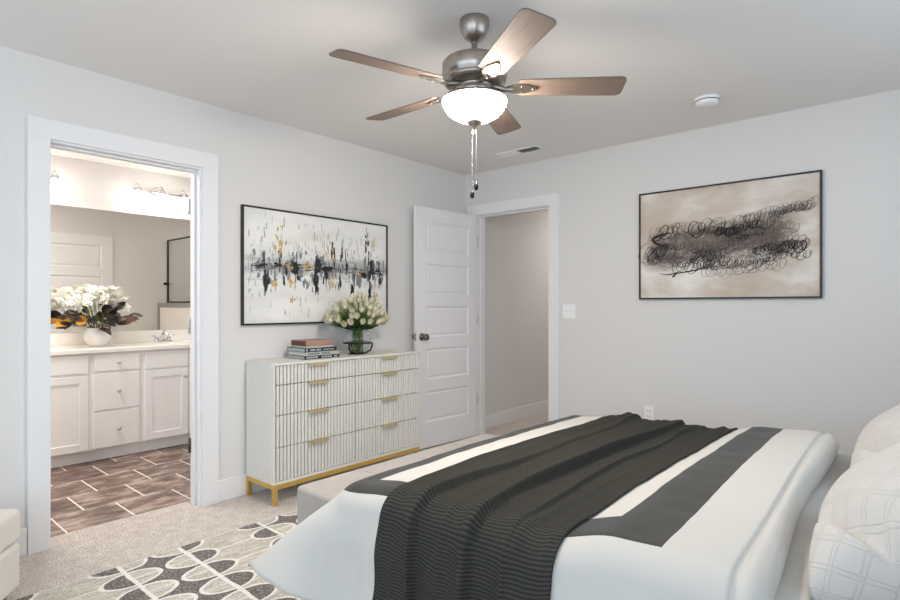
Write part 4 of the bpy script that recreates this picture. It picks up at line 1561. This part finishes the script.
def blanket_f(s_, t_):
    k = 0
    e = s_
    n_ = len(BL) - 1
    k = min(n_ - 1, int(e * n_))
    f = e * n_ - k
    bx_ = BL[k][0] + (BL[k + 1][0] - BL[k][0]) * f
    dz = BL[k][1] + (BL[k + 1][1] - BL[k][1]) * f
    p = drape(2.4, t_, -0.008)
    return Vector((bx_ + 0.012 * math.sin(t_ * 5) + 0.05 * max(0, min(1.3, (-1.05 - t_) / 1.7)), p.y, p.z - 0.016 + dz))


cloth('folded_blanket', blanket_f, 0.0, 1.0, Y0 - 0.35, Y1 + 0.35, 30, 70, M['blanket'], 0.008, 'white folded blanket showing between the duvet edge and near pillow', 'blanket')

# ribbed charcoal throw across the middle
FOLD = [  # s centre, slope per metre of t, wobble, height, half width, skew
    (2.325, 0.00, 0.010, 0.046, 0.032, 1), (2.105, 0.0, 0.022, 0.034, 0.028, 1), (2.215, 0.02, 0.014, 0.008, 0.025, 0),
    (2.425, -0.03, 0.012, 0.018, 0.022, 1), (2.50, 0.03, 0.010, 0.014, 0.020, 0), (2.03, 0.0, 0.010, 0.014, 0.018, 0), (1.97, 0.01, 0.008, 0.010, 0.016, 0),
    (2.26, -0.06, 0.012, 0.008, 0.015, 0), (2.38, 0.07, 0.010, 0.009, 0.014, 0), (2.16, -0.05, 0.010, 0.008, 0.014, 0), (2.55, -0.02, 0.008, 0.008, 0.014, 0),
]


def throw_h(s_, t_):
    h = 0.0
    for i, (c, k, wb, ht, hw, sk) in enumerate(FOLD):
        cc = c + k * (t_ - YC) + wb * math.sin(t_ * 3.1 + i * 1.9) + 0.4 * wb * math.sin(t_ * 8.3 + i)
        x = (s_ - cc)
        amp = ht * (0.75 + 0.35 * math.sin(t_ * 2.3 + i * 2.2))
        if sk:     # steep on the head side, gentle on the foot side: a lapped pleat
            h += amp * (math.exp(-(x / (hw * 1.8)) ** 2) if x < 0 else math.exp(-(x / (hw * 0.35)) ** 2))
        else:
            h += amp * math.exp(-(x / hw) ** 2)
    return h


def throw_f(s_, t_):
    e = 0.004 + 0.010 * (1 - ss(0.0, 0.02, min(s_ - 1.93, 2.59 - s_))) * 0
    s2 = s_ + 0.012 * math.sin(t_ * 3.4) * (1 if s_ < 2.2 else 0.5)
    return drape(s2, t_, 0.011 + throw_h(s_, t_))


cloth('ribbed_throw', throw_f, 1.93, 2.59, Y0 - 0.56, Y1 + 0.50, 220, 190, M['throw'], 0.007,
      'charcoal ribbed throw blanket laid across the bed', 'throw blanket')


# ---------------------------------------------------------------- pillows
def pillow(label, center, wd, ht, th, lean, yaw, seed):
    """face normal leans up; wd runs along world y, ht up the slope"""
    n = 64
    bm = bmesh.new()
    uvl = bm.loops.layers.uv.new('UVMap')
    g = {}

    def arc(size):      # cloth length along the middle of the cushion, so that the quilting keeps its pitch on the sides
        pr = []
        for i in range(n + 1):
            u = -1 + 2 * i / n
            pr.append((u * size / 2, th / 2 * max(0, 1 - abs(u) ** 2.6) ** 0.42))
        c_ = [0.0]
        for a_, b_ in zip(pr, pr[1:]):
            c_.append(c_[-1] + math.hypot(b_[0] - a_[0], b_[1] - a_[1]))
        return c_
    au, av = arc(wd), arc(ht)
    for side in (1, -1):
        for i in range(n + 1):
            for j in range(n + 1):
                u = -1 + 2 * i / n
                v = -1 + 2 * j / n
                # edges bow inwards between the corners, corners stay as ears
                pu = u * wd / 2 * (1 - 0.055 * (1 - v * v) * abs(u) ** 3)
                pv = v * ht / 2 * (1 - 0.075 * (1 - u * u) * abs(v) ** 3)
                fu, fv = 1 - abs(u) ** 2.6, 1 - abs(v) ** 2.6
                h = th / 2 * (max(0, fu * fv)) ** 0.42
                h += 0.006 * noise.noise(Vector((u * 2 + seed, v * 2, side))) * fu * fv
                if side == 1:   # a chop dent running in from the near end
                    q = ((v + 0.85) * 0.76 - (u - 0.30) * 0.65)
                    al = (u - 0.30) * 0.76 + (v + 0.85) * 0.65
                    h -= 0.050 * math.exp(-(q / (0.055 if q < 0 else 0.15)) ** 2) * ss(-0.10, 0.40, al) * (1 - ss(0.80, 1.05, al))
                    q = v - 0.15 - 0.35 * (u - 0.6)
                    h -= 0.012 * math.exp(-(q / 0.12) ** 2) * ss(0.3, 0.7, u) * (1 - ss(0.9, 1.0, u))
                edge = i in (0, n) or j in (0, n)
                key = (i, j, 0 if edge else side)
                if key not in g:
                    g[key] = (bm.verts.new((pu, pv, side * h if not edge else 0)), au[i], av[j])
    for side in (1, -1):
        for i in range(n):
            for j in range(n):
                q = []
                for a, b in ((i, j), (i + 1, j), (i + 1, j + 1), (i, j + 1)):
                    e = a in (0, n) or b in (0, n)
                    q.append(g[(a, b, 0 if e else side)])
                if side < 0:
                    q.reverse()
                f = bm.faces.new([x[0] for x in q])
                f.smooth = True
                for lp, x in zip(f.loops, q):
                    lp[uvl].uv = (x[1], x[2])
    o = obj('bed_pillow', bm, M['quilt'], None, recalc=False)
    # local x -> world -y ... build the orientation explicitly
    ex = Vector((0, 1, 0))
    ey = Vector((math.cos(lean), 0, math.sin(lean)))      # up the slope, toward the headboard
    ez = ex.cross(ey)
    if ez.x > 0:
        ez = -ez
        ex = -ex
    Mx = Matrix((ex, ey, ez)).transposed().to_4x4()
    o.matrix_world = Matrix.Translation(center) @ Matrix.Rotation(yaw, 4, 'Z') @ Mx
    tag(o, label, 'pillow', 'quilted pillows at the bed head')
    return o


pillow('near white quilted pillow, cut off by the right edge of the picture', Vector((3.335, -2.24, 0.705)), 0.70, 0.52, 0.31, math.radians(36), 0.0, 1.0)
pillow('far white quilted pillow, behind the near one by the back wall', Vector((3.335, -1.40, 0.715)), 0.70, 0.52, 0.31, math.radians(36), 0.0, 5.0)
